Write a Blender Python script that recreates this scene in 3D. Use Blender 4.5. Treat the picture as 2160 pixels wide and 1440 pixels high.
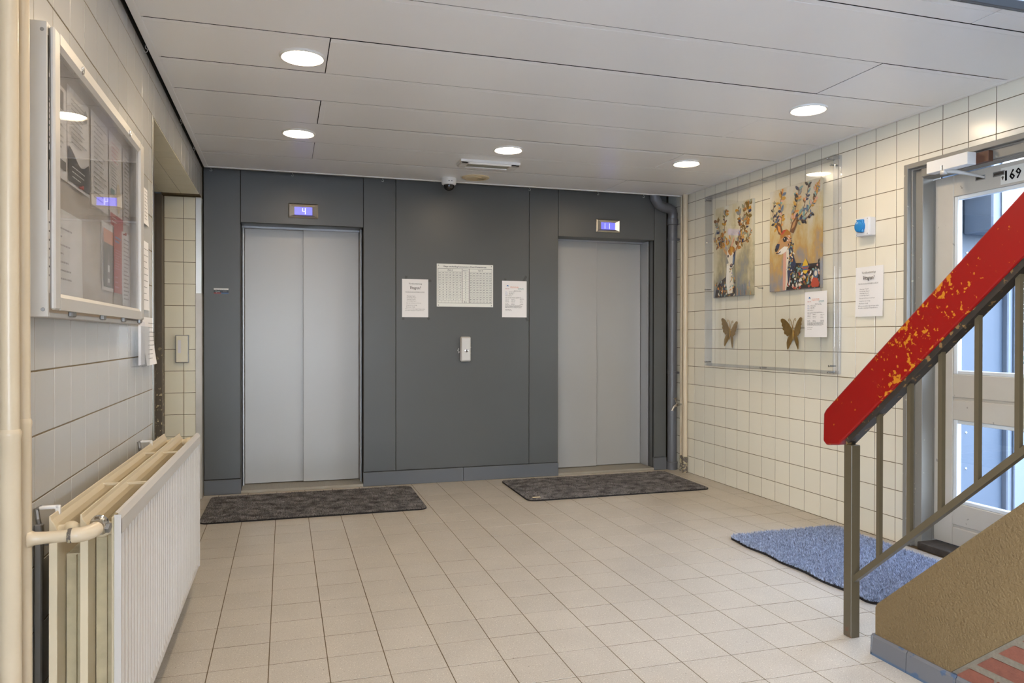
import bpy, math, random
import numpy as np
from mathutils import Vector, Matrix, Euler
random.seed(7)
PI = math.pi
S = bpy.context.scene
COL = S.collection
for o in list(bpy.data.objects): bpy.data.objects.remove(o)

# ------------------------------------------------------------------ camera, world, light, exposure
CAMZ, YAW, PITCH, ROLL, FPX = 1.1519, math.radians(16.985), math.radians(-0.374), math.radians(0.064), 1573.6
cd = bpy.data.cameras.new('camera'); cam = bpy.data.objects.new('camera', cd); COL.objects.link(cam)
fw = Vector((math.sin(YAW)*math.cos(PITCH), math.cos(YAW)*math.cos(PITCH), math.sin(PITCH)))
rt = Vector((math.cos(YAW), -math.sin(YAW), 0)); up = rt.cross(fw)
r2 = rt*math.cos(ROLL)+up*math.sin(ROLL); u2 = -rt*math.sin(ROLL)+up*math.cos(ROLL)
M = Matrix((r2, u2, -fw)).transposed().to_4x4(); M.translation = (0, 0, CAMZ)
cam.matrix_world = M
cd.sensor_width = 36; cd.lens = FPX/2160*36; cd.clip_start = 0.02; cd.clip_end = 200
S.camera = cam

w = bpy.data.worlds.new('sky'); S.world = w; w.use_nodes = True
nt = w.node_tree; bg = nt.nodes['Background']
tc = nt.nodes.new('ShaderNodeTexCoord'); sx = nt.nodes.new('ShaderNodeSeparateXYZ'); cr = nt.nodes.new('ShaderNodeValToRGB')
nt.links.new(tc.outputs['Generated'], sx.inputs[0]); nt.links.new(sx.outputs['Z'], cr.inputs[0]); nt.links.new(cr.outputs[0], bg.inputs[0])
cr.color_ramp.elements[0].position = 0.0; cr.color_ramp.elements[0].color = (0.84, 0.92, 1.0, 1)
cr.color_ramp.elements[1].position = 0.7; cr.color_ramp.elements[1].color = (0.48, 0.66, 1.0, 1)
bg.inputs[1].default_value = 15.0
LAMP_STRENGTH = 74.0
LAMP_COLOR = (1.0, 0.79, 0.54)

S.view_settings.view_transform = 'Standard'; S.view_settings.look = 'None'
S.view_settings.gamma = 1.0; S.view_settings.use_curve_mapping = False
S.view_settings.exposure = 0.50

# ------------------------------------------------------------------ materials
def lin(c): 
    c = c/255.0
    return c/12.92 if c <= 0.04045 else ((c+0.055)/1.055)**2.4
def rgb(r, g, b): return (lin(r), lin(g), lin(b), 1)
MATS = {}
def mat(name, col, rough=0.5, metal=0.0, spec=0.5, var=0.0, noise=0.0, nscale=20, bump=0.0, bscale=60, bdist=.004, coat=0.0, stretch=None, emit=None, estr=0.0):
    if name in MATS: return MATS[name]
    m = bpy.data.materials.new(name); m.use_nodes = True; t = m.node_tree; b = t.nodes['Principled BSDF']
    b.inputs['Base Color'].default_value = col; b.inputs['Roughness'].default_value = rough
    b.inputs['Metallic'].default_value = metal; b.inputs['Specular IOR Level'].default_value = spec
    b.inputs['Coat Weight'].default_value = coat
    if emit: b.inputs['Emission Color'].default_value = emit; b.inputs['Emission Strength'].default_value = estr
    geo = t.nodes.new('ShaderNodeNewGeometry'); pos = geo.outputs['Position']
    if stretch:
        mp = t.nodes.new('ShaderNodeMapping'); mp.inputs['Scale'].default_value = stretch
        t.links.new(pos, mp.inputs['Vector']); pos = mp.outputs['Vector']
    cur = None
    if noise:
        n = t.nodes.new('ShaderNodeTexNoise'); n.inputs['Scale'].default_value = nscale; n.inputs['Detail'].default_value = 5
        t.links.new(pos, n.inputs['Vector'])
        mr = t.nodes.new('ShaderNodeMapRange'); mr.inputs['From Min'].default_value = .3; mr.inputs['From Max'].default_value = .7
        mr.inputs['To Min'].default_value = 1-noise; mr.inputs['To Max'].default_value = 1+noise
        t.links.new(n.outputs['Fac'], mr.inputs['Value']); cur = mr.outputs[0]
    if var:
        oi = t.nodes.new('ShaderNodeObjectInfo'); mr = t.nodes.new('ShaderNodeMapRange')
        mr.inputs['To Min'].default_value = 1-var; mr.inputs['To Max'].default_value = 1+var
        t.links.new(oi.outputs['Random'], mr.inputs['Value'])
        if cur:
            k = t.nodes.new('ShaderNodeMath'); k.operation = 'MULTIPLY'; t.links.new(cur, k.inputs[0]); t.links.new(mr.outputs[0], k.inputs[1]); cur = k.outputs[0]
        else: cur = mr.outputs[0]
    if cur:
        hv = t.nodes.new('ShaderNodeHueSaturation'); hv.inputs['Color'].default_value = col
        t.links.new(cur, hv.inputs['Value']); t.links.new(hv.outputs[0], b.inputs['Base Color'])
    if bump:
        n = t.nodes.new('ShaderNodeTexNoise'); n.inputs['Scale'].default_value = bscale; n.inputs['Detail'].default_value = 4
        t.links.new(pos, n.inputs['Vector'])
        bp = t.nodes.new('ShaderNodeBump'); bp.inputs['Strength'].default_value = bump; bp.inputs['Distance'].default_value = bdist
        t.links.new(n.outputs['Fac'], bp.inputs['Height']); t.links.new(bp.outputs[0], b.inputs['Normal'])
    MATS[name] = m; return m
def speckle(m, scale, lo, hi, col, fac=1.0, big=None):
    """mix spots of another colour into a material's base colour (grit, chips, rust)"""
    t = m.node_tree; b = t.nodes['Principled BSDF']
    geo = t.nodes.new('ShaderNodeNewGeometry'); n = t.nodes.new('ShaderNodeTexNoise'); n.inputs['Scale'].default_value = scale; n.inputs['Detail'].default_value = 3
    t.links.new(geo.outputs['Position'], n.inputs['Vector'])
    mr = t.nodes.new('ShaderNodeMapRange'); mr.inputs['From Min'].default_value = lo; mr.inputs['From Max'].default_value = hi; mr.inputs['To Max'].default_value = fac
    t.links.new(n.outputs['Fac'], mr.inputs['Value']); f = mr.outputs[0]
    if big is not None: f = big(t, geo, f)
    mx = t.nodes.new('ShaderNodeMix'); mx.data_type = 'RGBA'
    src = b.inputs['Base Color']
    if src.is_linked: t.links.new(src.links[0].from_socket, mx.inputs['A'])
    else: mx.inputs['A'].default_value = src.default_value
    mx.inputs['B'].default_value = col
    t.links.new(f, mx.inputs['Factor']); t.links.new(mx.outputs['Result'], src)
    return m
def axis_mask(axis, a, b_):
    def f(t, geo, fac):
        s = t.nodes.new('ShaderNodeSeparateXYZ'); t.links.new(geo.outputs['Position'], s.inputs[0])
        mr = t.nodes.new('ShaderNodeMapRange'); mr.inputs['From Min'].default_value = a; mr.inputs['From Max'].default_value = b_
        t.links.new(s.outputs[axis], mr.inputs['Value'])
        k = t.nodes.new('ShaderNodeMath'); k.operation = 'MULTIPLY'; t.links.new(fac, k.inputs[0]); t.links.new(mr.outputs[0], k.inputs[1])
        return k.outputs[0]
    return f

def wear(m):
    """clustered patches of old yellow paint showing through the red, thickest where hands grip the rail"""
    t = m.node_tree; b = t.nodes['Principled BSDF']; N = t.nodes.new; L = t.links.new
    geo = N('ShaderNodeNewGeometry'); sp = N('ShaderNodeSeparateXYZ'); L(geo.outputs['Position'], sp.inputs[0])
    def noise(sc, de):
        n = N('ShaderNodeTexNoise'); n.inputs['Scale'].default_value = sc; n.inputs['Detail'].default_value = de; L(geo.outputs['Position'], n.inputs['Vector']); return n.outputs['Fac']
    def mr(src, a, b_, c, d):
        x = N('ShaderNodeMapRange'); x.inputs['From Min'].default_value = a; x.inputs['From Max'].default_value = b_; x.inputs['To Min'].default_value = c; x.inputs['To Max'].default_value = d; L(src, x.inputs['Value']); return x.outputs[0]
    def op(o, p, q):
        x = N('ShaderNodeMath'); x.operation = o
        for k, v in enumerate((p, q)):
            if isinstance(v, float): x.inputs[k].default_value = v
            else: L(v, x.inputs[k])
        return x.outputs[0]
    band = op('MULTIPLY', mr(sp.outputs['Y'], 1.72, 1.98, 0, 1), mr(sp.outputs['Y'], 2.06, 2.24, 1, .25))
    f = op('ADD', op('ADD', noise(74, 7), op('MULTIPLY', op('SUBTRACT', noise(11, 2), .5), .55)), op('MULTIPLY', band, .135))
    fac = mr(f, .715, .73, 0, 1); mx = N('ShaderNodeMix'); mx.data_type = 'RGBA'; mx.inputs['A'].default_value = b.inputs['Base Color'].default_value; mx.inputs['B'].default_value = rgb(172, 106, 20)
    L(fac, mx.inputs['Factor']); L(mx.outputs['Result'], b.inputs['Base Color'])
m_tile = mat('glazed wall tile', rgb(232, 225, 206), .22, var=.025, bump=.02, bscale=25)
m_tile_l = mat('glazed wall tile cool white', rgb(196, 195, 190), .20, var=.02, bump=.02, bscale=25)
m_tile_s = mat('matt cream wall tile', rgb(228, 222, 198), .35, var=.02)
m_grout = mat('wall grout', rgb(112, 98, 72), .9, noise=.15, nscale=8)
m_ftile = mat('terrazzo floor tile', rgb(182, 173, 159), .33, var=.03, noise=.05, nscale=5)
speckle(m_ftile, 260, .60, .66, rgb(128, 108, 82), .75); speckle(m_ftile, 190, .62, .68, rgb(240, 232, 215), .7); speckle(m_ftile, 90, .70, .74, rgb(90, 76, 60), .8)
m_fgrout = mat('floor grout', rgb(98, 82, 58), .9)
m_ceil = mat('white ceiling panel', rgb(246, 245, 243), .30, spec=.35, var=.008, noise=.012, nscale=1.5)
m_white = mat('white enamel', rgb(232, 230, 225), .4)
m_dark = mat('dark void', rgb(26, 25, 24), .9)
m_shaft = mat('white plaster', rgb(235, 236, 238), .8)
m_panel = mat('charcoal coated steel', rgb(84, 85, 83), .36, spec=.5, noise=.02, nscale=3)
m_base = mat('charcoal base strip', rgb(94, 96, 98), .45)
m_lift = mat('light grey lift steel', rgb(168, 166, 161), .33, metal=.15, stretch=(1, 1, .05), bump=.015, bscale=300)
m_liftframe = mat('lift frame steel', rgb(168, 168, 168), .35, metal=.5)
m_sill = mat('ribbed aluminium sill', rgb(170, 163, 148), .45, metal=.6, stretch=(1, .02, 1), bump=1.0, bscale=220)
m_steel = mat('brushed stainless steel', rgb(205, 200, 190), .28, metal=1.0)
m_film = mat('filmed stainless steel', rgb(186, 178, 165), .42, metal=.6, noise=.06, nscale=9)
m_chrome = mat('chrome', rgb(215, 215, 215), .12, metal=1.0)
m_zinc = mat('zinc', rgb(150, 150, 148), .4, metal=.8)
m_alu = mat('satin aluminium', rgb(203, 200, 194), .42, metal=.25)
m_cream = mat('cream gloss paint', rgb(206, 190, 162), .28, bump=.06, bscale=40, noise=.03, nscale=12)
m_rad = mat('radiator white enamel', rgb(196, 191, 183), .35)
m_radc = mat('radiator cream enamel', rgb(212, 198, 168), .35)
m_fin = mat('dusty convector fin', rgb(186, 172, 138), .7, noise=.12, nscale=30)
m_pvc = mat('grey drain pipe', rgb(100, 101, 104), .38)
m_rawpipe = mat('bare pipe foot', rgb(96, 88, 80), .7); speckle(m_rawpipe, 60, .5, .55, rgb(190, 175, 140), .8)
m_rail = mat('taupe rail paint', rgb(78, 68, 50), .4); speckle(m_rail, 35, .60, .62, rgb(95, 60, 40), 1.0, axis_mask('Z', .06, .02)); 
m_railblack = mat('dark rail strip', rgb(44, 38, 32), .4); speckle(m_railblack, 40, .60, .63, rgb(130, 100, 60), .8)
m_red = mat('red handrail paint', rgb(126, 6, 4), .36, bump=.03, bscale=50)
wear(m_red)
m_redw = mat('worn handrail edge', rgb(186, 16, 8), .4); speckle(m_redw, 40, .5, .53, rgb(206, 158, 60), .9)
m_concrete = mat('taupe painted concrete', rgb(100, 80, 48), .75, bump=1.0, bscale=130, bdist=.006, noise=.04, nscale=6)
m_mortar = mat('brick mortar', rgb(108, 98, 82), .95, bump=.6, bscale=160, noise=.12, nscale=60)
m_brick = mat('red brick', rgb(106, 60, 43), .85, var=.08, bump=.4, bscale=150, noise=.12, nscale=40)
m_skirt = mat('grey painted skirting', rgb(92, 90, 90), .42); speckle(m_skirt, 18, .60, .63, rgb(58, 76, 98), .9); speckle(m_skirt, 8, .2, .3, rgb(60, 80, 102), .9, axis_mask('Z', .012, .006))
m_doorp = mat('taupe grey door paint', rgb(196, 190, 178), .42, noise=.02, nscale=10); speckle(m_doorp, 22, .69, .71, rgb(110, 100, 88), .6)
m_doorf = mat('grey door frame paint', rgb(138, 134, 126), .42); speckle(m_doorf, 30, .70, .72, rgb(190, 180, 160), .7)
m_strip = mat('aluminium weather strip', rgb(205, 203, 205), .35, metal=.5)
m_bead = mat('white glazing bead', rgb(215, 222, 226), .4)
m_brown = mat('brown door frame', rgb(92, 84, 72), .5); speckle(m_brown, 38, .61, .63, rgb(205, 190, 150), 1.0, axis_mask('Z', 1.25, .55))
m_thresh = mat('worn dark threshold wood', rgb(62, 56, 50), .7, noise=.3, nscale=30, bump=.3, bscale=60)
m_wood = mat('bare brown wood', rgb(96, 62, 44), .6, noise=.2, nscale=30)
m_mdf = mat('noticeboard backing', rgb(188, 178, 166), .8, noise=.05, nscale=6)
m_paper = mat('white paper', rgb(232, 230, 228), .8)
m_paper2 = mat('soft white paper', rgb(222, 220, 222), .8)
m_print = mat('black print', rgb(52, 50, 50), .8)
m_greyprint = mat('grey print', rgb(120, 118, 116), .8)
m_sign = mat('white sign plate', rgb(228, 228, 220), .45)
m_signline = mat('sign rule', rgb(92, 98, 92), .6)
m_signblue = mat('sign ink', rgb(58, 62, 74), .6)
m_acryl = mat('acrylic edge', rgb(196, 204, 212), .12, spec=.6)
m_brass = mat('antique gold metal', rgb(176, 142, 82), .38, metal=.85, noise=.15, nscale=40)
m_blue = mat('blue plastic', rgb(40, 132, 200), .35)
m_boxwhite = mat('light grey plastic', rgb(226, 226, 226), .4)
m_black = mat('black plastic', rgb(24, 24, 24), .3)
m_beige = mat('yellowed cream plastic', rgb(226, 208, 172), .45)
m_lens = mat('frosted emergency lamp lens', rgb(158, 158, 144), .5)
m_smoke = mat('smoked dome', rgb(18, 18, 20), .06, spec=.8)
m_screen = mat('blue display screen', rgb(40, 38, 160), .3, emit=(0.13, 0.13, .95, 1), estr=1.25)
m_digit = mat('display digits', rgb(220, 225, 255), .3, emit=(.70, .76, 1, 1), estr=1.3)
m_lamp = mat('lamp diffuser', rgb(255, 250, 240), .5, emit=LAMP_COLOR+(1,), estr=LAMP_STRENGTH)
m_pile = mat('charcoal mat pile', rgb(128, 122, 117), .95, spec=.1, noise=.55, nscale=14)
m_pilebase = mat('dark mat backing', rgb(44, 42, 42), .95, spec=.1)
m_shag = mat('slate blue rug pile', rgb(154, 162, 180), .95, spec=.1, noise=.55, nscale=70)
m_cable = mat('hook wire', rgb(200, 200, 200), .4, metal=.6)
m_clad = mat('blue grey cladding panel', rgb(58, 70, 84), .6, noise=.04, nscale=5)
m_post = mat('white window post', rgb(96, 104, 116), .5)
m_pave = mat('bright bounce paving', rgb(205, 203, 198), .9, noise=.1, nscale=6)  # unseen ground, kept pale to bounce daylight up to the ceiling
m_pave2 = mat('dark paving', rgb(92, 94, 96), .9, noise=.1, nscale=6)
m_leaf = mat('green leaf', rgb(58, 78, 44), .6, var=.15, noise=.3, nscale=3)
m_bark = mat('bark', rgb(84, 70, 56), .9)
m_tape = mat('dull tape', rgb(66, 66, 62), .3)
m_redprint = mat('red leaflet print', rgb(178, 44, 40), .7)
m_orange = mat('orange print', rgb(214, 124, 76), .7)
m_teal = mat('teal print', rgb(84, 140, 140), .7)
m_pink = mat('pink print', rgb(206, 140, 150), .7)
m_bluep = mat('blue print', rgb(60, 110, 170), .7)
m_chip = mat('paint chip', rgb(205, 205, 200), .7)

def glass_mat(name, tint=(1, 1, 1, 1), fog=0.0, fogscale=6, refl=1.0):
    m = bpy.data.materials.new(name); m.use_nodes = True; t = m.node_tree; t.nodes.clear()
    out = t.nodes.new('ShaderNodeOutputMaterial'); tr = t.nodes.new('ShaderNodeBsdfTransparent'); gl = t.nodes.new('ShaderNodeBsdfGlossy')
    tr.inputs[0].default_value = tint; gl.inputs['Roughness'].default_value = 0.01
    lw = t.nodes.new('ShaderNodeLayerWeight'); lw.inputs[0].default_value = .5      # Schlick reflectance, the same from both faces of the pane
    pw = t.nodes.new('ShaderNodeMath'); pw.operation = 'POWER'; pw.inputs[1].default_value = 5; t.links.new(lw.outputs['Facing'], pw.inputs[0])
    mu = t.nodes.new('ShaderNodeMath'); mu.operation = 'MULTIPLY_ADD'; mu.inputs[1].default_value = .9*refl; mu.inputs[2].default_value = .045*refl; t.links.new(pw.outputs[0], mu.inputs[0])
    mx = t.nodes.new('ShaderNodeMixShader'); t.links.new(mu.outputs[0], mx.inputs[0])
    base = tr.outputs[0]
    if fog:
        df = t.nodes.new('ShaderNodeBsdfTranslucent'); df.inputs[0].default_value = (.8, .8, .8, 1)
        d2 = t.nodes.new('ShaderNodeBsdfDiffuse'); d2.inputs[0].default_value = (.8, .79, .78, 1)
        ad = t.nodes.new('ShaderNodeMixShader'); ad.inputs[0].default_value = .5; t.links.new(df.outputs[0], ad.inputs[1]); t.links.new(d2.outputs[0], ad.inputs[2])
        geo = t.nodes.new('ShaderNodeNewGeometry'); n = t.nodes.new('ShaderNodeTexNoise'); n.inputs['Scale'].default_value = fogscale; n.inputs['Detail'].default_value = 5
        t.links.new(geo.outputs['Position'], n.inputs['Vector'])
        mr = t.nodes.new('ShaderNodeMapRange'); mr.inputs['From Min'].default_value = .42; mr.inputs['From Max'].default_value = .75; mr.inputs['To Min'].default_value = fog*.25; mr.inputs['To Max'].default_value = fog
        t.links.new(n.outputs['Fac'], mr.inputs['Value'])
        m2 = t.nodes.new('ShaderNodeMixShader'); t.links.new(mr.outputs[0], m2.inputs[0]); t.links.new(tr.outputs[0], m2.inputs[1]); t.links.new(ad.outputs[0], m2.inputs[2]); base = m2.outputs[0]
    t.links.new(base, mx.inputs[1]); t.links.new(gl.outputs[0], mx.inputs[2]); t.links.new(mx.outputs[0], out.inputs[0])
    return m
m_glass = glass_mat('door glass', (.96, .98, 1, 1))
m_glassfog = glass_mat('hazy noticeboard glass', (1, 1, 1, 1), fog=.26, fogscale=5)
m_clear = glass_mat('clear acrylic sheet', (.985, .99, .99, 1), refl=.8)
m_acrylside = glass_mat('clear acrylic rail', (.93, .94, .96, 1), fog=.22, fogscale=3)

# ------------------------------------------------------------------ mesh helpers
ORG = {}
class MB:
    def __init__(s): s.v = []; s.f = []; s.m = []; s.mats = []
    def mi(s, m):
        if m not in s.mats: s.mats.append(m)
        return s.mats.index(m)
    def add(s, vs, fs, m):
        n = len(s.v); k = s.mi(m); s.v += [tuple(p) for p in vs]; s.f += [tuple(i+n for i in f) for f in fs]; s.m += [k]*len(fs); return s
    def box(s, x0, x1, y0, y1, z0, z1, m, ch=0.0):
        x0, x1 = sorted((x0, x1)); y0, y1 = sorted((y0, y1)); z0, z1 = sorted((z0, z1))
        if not ch:
            vs = [(x, y, z) for x in (x0, x1) for y in (y0, y1) for z in (z0, z1)]
            return s.add(vs, [(0, 1, 3, 2), (4, 6, 7, 5), (0, 4, 5, 1), (2, 3, 7, 6), (0, 2, 6, 4), (1, 5, 7, 3)], m)
        ch = min(ch, (x1-x0)*.45, (y1-y0)*.45, (z1-z0)*.45)
        lo = (x0, y0, z0); hi = (x1, y1, z1); vs = []; idx = {}
        for a in (0, 1):
            for b in (0, 1):
                for c in (0, 1):
                    sg = (a, b, c)
                    for ax in range(3):
                        p = [(hi[k] if sg[k] else lo[k]) if k == ax else (hi[k]-ch if sg[k] else lo[k]+ch) for k in range(3)]
                        idx[(sg, ax)] = len(vs); vs.append(tuple(p))
        fs = []
        for ax in range(3):
            o1, o2 = [k for k in range(3) if k != ax]
            for v in (0, 1):
                q = []
                for a, b in ((0, 0), (1, 0), (1, 1), (0, 1)):
                    sg = [0]*3; sg[ax] = v; sg[o1] = a; sg[o2] = b; q.append(idx[(tuple(sg), ax)])
                fs.append(q)
            for a in (0, 1):
                for b in (0, 1):
                    e = []
                    for v in (0, 1):
                        sg = [0]*3; sg[ax] = v; sg[o1] = a; sg[o2] = b; sg = tuple(sg)
                        e.append((idx[(sg, o1)], idx[(sg, o2)]))
                    fs.append([e[0][0], e[0][1], e[1][1], e[1][0]])
        for sg in [(a, b, c) for a in (0, 1) for b in (0, 1) for c in (0, 1)]: fs.append([idx[(sg, k)] for k in range(3)])
        c = np.array([(x0+x1)/2, (y0+y1)/2, (z0+z1)/2]); A = np.array(vs)
        for i, f in enumerate(fs):
            n = np.cross(A[f[1]]-A[f[0]], A[f[2]]-A[f[0]])
            if n @ (A[f].mean(0)-c) < 0: fs[i] = f[::-1]
        return s.add(vs, fs, m)
    def tube(s, pts, r, m, n=14, caps=True):
        pts = [Vector(p) for p in pts]; rs = r if isinstance(r, (list, tuple)) else [r]*len(pts)
        vs = []; prev = None
        for i, p in enumerate(pts):
            t = (pts[min(i+1, len(pts)-1)]-pts[max(i-1, 0)]).normalized()
            if prev is None:
                a = Vector((0, 0, 1)) if abs(t.z) < .9 else Vector((1, 0, 0)); u = t.cross(a).normalized()
            else: u = (prev-t*prev.dot(t)).normalized()
            prev = u; v = t.cross(u)
            for k in range(n):
                an = 2*PI*k/n; vs.append(p+(u*math.cos(an)+v*math.sin(an))*rs[i])
        fs = []
        for i in range(len(pts)-1):
            for k in range(n):
                k2 = (k+1) % n; fs.append((i*n+k, i*n+k2, (i+1)*n+k2, (i+1)*n+k))
        if caps: fs.append(tuple(range(n))[::-1]); fs.append(tuple((len(pts)-1)*n+k for k in range(n)))
        return s.add(vs, fs, m)
    def lathe(s, c, axis, prof, m, n=32):
        """prof: list of (distance along axis, radius)"""
        ax = Vector(axis).normalized(); c = Vector(c)
        return s.tube([c+ax*d for d, r in prof], [max(r, 1e-5) for d, r in prof], m, n) if len({d for d, r in prof}) == len(prof) else s._lathe(c, ax, prof, m, n)
    def _lathe(s, c, ax, prof, m, n):
        a = Vector((0, 0, 1)) if abs(ax.z) < .9 else Vector((1, 0, 0)); u = ax.cross(a).normalized(); v = ax.cross(u)
        vs = []
        for d, r in prof:
            for k in range(n):
                an = 2*PI*k/n; vs.append(c+ax*d+(u*math.cos(an)+v*math.sin(an))*max(r, 1e-5))
        fs = [(i*n+k, i*n+(k+1) % n, (i+1)*n+(k+1) % n, (i+1)*n+k) for i in range(len(prof)-1) for k in range(n)]
        return s.add(vs, fs, m)
    def prism(s, poly, fn, a, b, m):
        """poly: 2D outline; fn(p, d) -> 3D point; extruded from d=a to d=b"""
        n = len(poly); vs = [fn(p, a) for p in poly]+[fn(p, b) for p in poly]
        fs = [tuple(range(n)), tuple(range(2*n-1, n-1, -1))]+[(i, i+n, (i+1) % n+n, (i+1) % n) for i in range(n)]
        return s.add(vs, fs, m)
    def flat(s, pts, m): return s.add(pts, [tuple(range(len(pts)))], m)
    def build(s, name, parent=None, smooth=None, loc=None):
        me = bpy.data.meshes.new(name)
        off = Vector(loc) if loc is not None else (ORG.get(parent.name, Vector()) if parent else Vector())
        me.from_pydata([tuple(Vector(p)-off) for p in s.v], [], s.f)
        for m in s.mats: me.materials.append(m)
        me.polygons.foreach_set('material_index', s.m)
        if smooth:
            me.polygons.foreach_set('use_smooth', [True]*len(me.polygons)); me.set_sharp_from_angle(angle=math.radians(smooth))
        me.update()
        o = bpy.data.objects.new(name, me); COL.objects.link(o)
        if parent: o.parent = parent; ORG[o.name] = ORG.get(parent.name, Vector())
        else:
            o.location = off; ORG[o.name] = Vector(off)
        return o
def fixn(o):
    import bmesh
    b = bmesh.new(); b.from_mesh(o.data); bmesh.ops.recalc_face_normals(b, faces=b.faces); b.to_mesh(o.data); b.free(); return o
def empty(name, loc=(0, 0, 0)):
    o = bpy.data.objects.new(name, None); COL.objects.link(o); o.location = loc; o.empty_display_size = .1; ORG[o.name] = Vector(loc); return o
def tag(o, label=None, cat=None, group=None, kind=None):
    if label: o['label'] = label
    if cat: o['category'] = cat
    if group: o['group'] = group
    if kind: o['kind'] = kind
    return o
def thing(name, label, cat, loc=(0, 0, 0), group=None): return tag(empty(name, loc), label, cat, group)
def struct(o, label=None): return tag(o, label, None, None, 'structure')
class Fr:
    """a picture frame of reference on a wall: u to the right, v downwards, n out of the wall"""
    def __init__(s, o, kind):
        s.o = Vector(o)
        s.u, s.n = {'back': ((1, 0, 0), (0, -1, 0)), 'right': ((0, -1, 0), (-1, 0, 0)), 'left': ((0, 1, 0), (1, 0, 0))}[kind]
        s.u = Vector(s.u); s.n = Vector(s.n)
    def p(s, u, v, n=0.0): return s.o+s.u*u+Vector((0, 0, -v))+s.n*n
    def rect(s, mb, u0, v0, u1, v1, n, m): return mb.flat([s.p(u0, v0, n), s.p(u0, v1, n), s.p(u1, v1, n), s.p(u1, v0, n)], m)
    def slab(s, mb, u0, v0, u1, v1, n0, n1, m, ch=0):
        a = s.p(u0, v0, n0); b = s.p(u1, v1, n1); return mb.box(a.x, b.x, a.y, b.y, a.z, b.z, m, ch)
_tx = {}
def glyphs(body, shear=0.0):
    k = (body, shear)
    if k not in _tx:
        c = bpy.data.curves.new('t', 'FONT'); c.body = body; c.size = 1; c.resolution_u = 1; c.shear = shear; c.align_x = 'LEFT'
        o = bpy.data.objects.new('t', c); COL.objects.link(o); me = o.to_mesh()
        vs = [tuple(v.co) for v in me.vertices]; fs = [tuple(p.vertices) for p in me.polygons]
        o.to_mesh_clear(); bpy.data.objects.remove(o); bpy.data.curves.remove(c); _tx[k] = (vs, fs)
    return _tx[k]
def write(mb, fr, body, u, v, size, m, align='l', width=None, shear=0.0, n=.0008, bold=0):
    """v is the baseline"""
    vs, fs = glyphs(body, shear)
    if not vs: return
    x0 = min(p[0] for p in vs); x1 = max(p[0] for p in vs); sx = size; 
    if width: sx = width/(x1-x0)
    W = (x1-x0)*sx; du = {'l': 0, 'c': -W/2, 'r': -W}[align]
    for b in ([0] if not bold else [-bold, 0, bold]):
        mb.add([fr.p(u+du+(p[0]-x0)*sx+b, v-p[1]*size, n) for p in vs], fs, m)
def text_lines(mb, fr, u0, u1, v0, v1, k, m, n=.0007, th=.0022, ragged=.3, rnd=random):
    for i in range(k):
        v = v0+(v1-v0)*i/max(1, k-1); e = u1-(u1-u0)*ragged*rnd.random(); u = u0
        while u < e:
            w_ = rnd.uniform(.006, .022); fr.rect(mb, u, v, min(u+w_, e), v+th, n, m); u += w_+.0035

# ------------------------------------------------------------------ tiles
TM = {}
def tile_mesh(w, h, m, gap, ch=.0012, t=.006):
    if m is m_ftile: ch = .0004
    k = (round(w, 4), round(h, 4), m.name, gap)
    if k not in TM:
        mb = MB(); a = w/2-gap/2; b = h/2-gap/2
        vs = [(-a+ch, 0, -b+ch), (a-ch, 0, -b+ch), (a-ch, 0, b-ch), (-a+ch, 0, b-ch), (-a, ch, -b), (a, ch, -b), (a, ch, b), (-a, ch, b), (-a, t, -b), (a, t, -b), (a, t, b), (-a, t, b)]
        fs = [(0, 1, 2, 3)]+[(i, i+4, (i+1) % 4+4, (i+1) % 4) for i in range(4)]+[(i+4, i+8, (i+1) % 4+8, (i+1) % 4+4) for i in range(4)]
        me = bpy.data.meshes.new('tile'); me.from_pydata(vs, [], fs); me.materials.append(m); me.update(); TM[k] = me
    return TM[k]
def put_tile(parent, c, rot, w, h, m, gap, jit=.0006, name='tile'):
    o = bpy.data.objects.new(name, tile_mesh(w, h, m, gap)); COL.objects.link(o); o.parent = parent
    o.location = Vector(c)-ORG[parent.name]; o.rotation_euler = rot
    o.rotation_euler.x += random.uniform(-jit, jit)*3; o.rotation_euler.z += random.uniform(-jit, jit)*3
    return o
def spans(a, b, joint, pitch):
    """cells of a grid with a joint at `joint` clipped to a..b"""
    k = math.floor((a-joint)/pitch); out = []
    while joint+k*pitch < b-1e-6:
        l, r = max(a, joint+k*pitch), min(b, joint+(k+1)*pitch)
        if r-l > .012: out.append((l, r))
        k += 1
    return out

XL, XR, YB, H = -.563, 3.286, 5.80, 2.36
YR, YN = 5.70, 3.69                    # far return of the niche on the left, near edge of the niche
ZJ, ZP = 1.060, .1533                  # tile course joint and pitch
SOF = 2.138

# ------------------------------------------------------------------ room shell
mb = MB(); mb.box(-1.2, 3.45, -2.6, 6.3, -.12, -.0009, m_fgrout); floor = struct(mb.build('floor'), 'beige terrazzo tiled lobby floor')
mb = MB(); mb.box(XL-.25, XL-.0012, .7, YN, 0, 2.62, m_grout); mb.box(XL-.25, XL-.0025, -2.6, .7, 2.05, 2.62, m_grout); mb.box(XL-.25, XL-.0025, -2.6, .7, 0, .25, m_grout); mb.box(XL-.25, XL-.0025, -2.75, -1.9, .25, 2.05, m_grout); mb.box(XL-.25, XL-.0012, YN, 5.95, SOF+.004, 2.62, m_grout)  # unseen opening near the camera, added to light the right wall and ceiling
mb.box(-1.0, XL-.004, YR+.0025, 5.95, 0, SOF, m_grout)
mb.box(-1.2, -.93, 3.5, 5.95, 0, 2.62, m_grout)
mb.box(XL-.002, XL+.0015, .7, 5.8, 2.364, 2.55, m_dark)  # dark strip painted for the shade in the gap above the tiles
wall_left = struct(mb.build('wall_left'), 'white tiled wall on the left with door niche')
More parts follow.
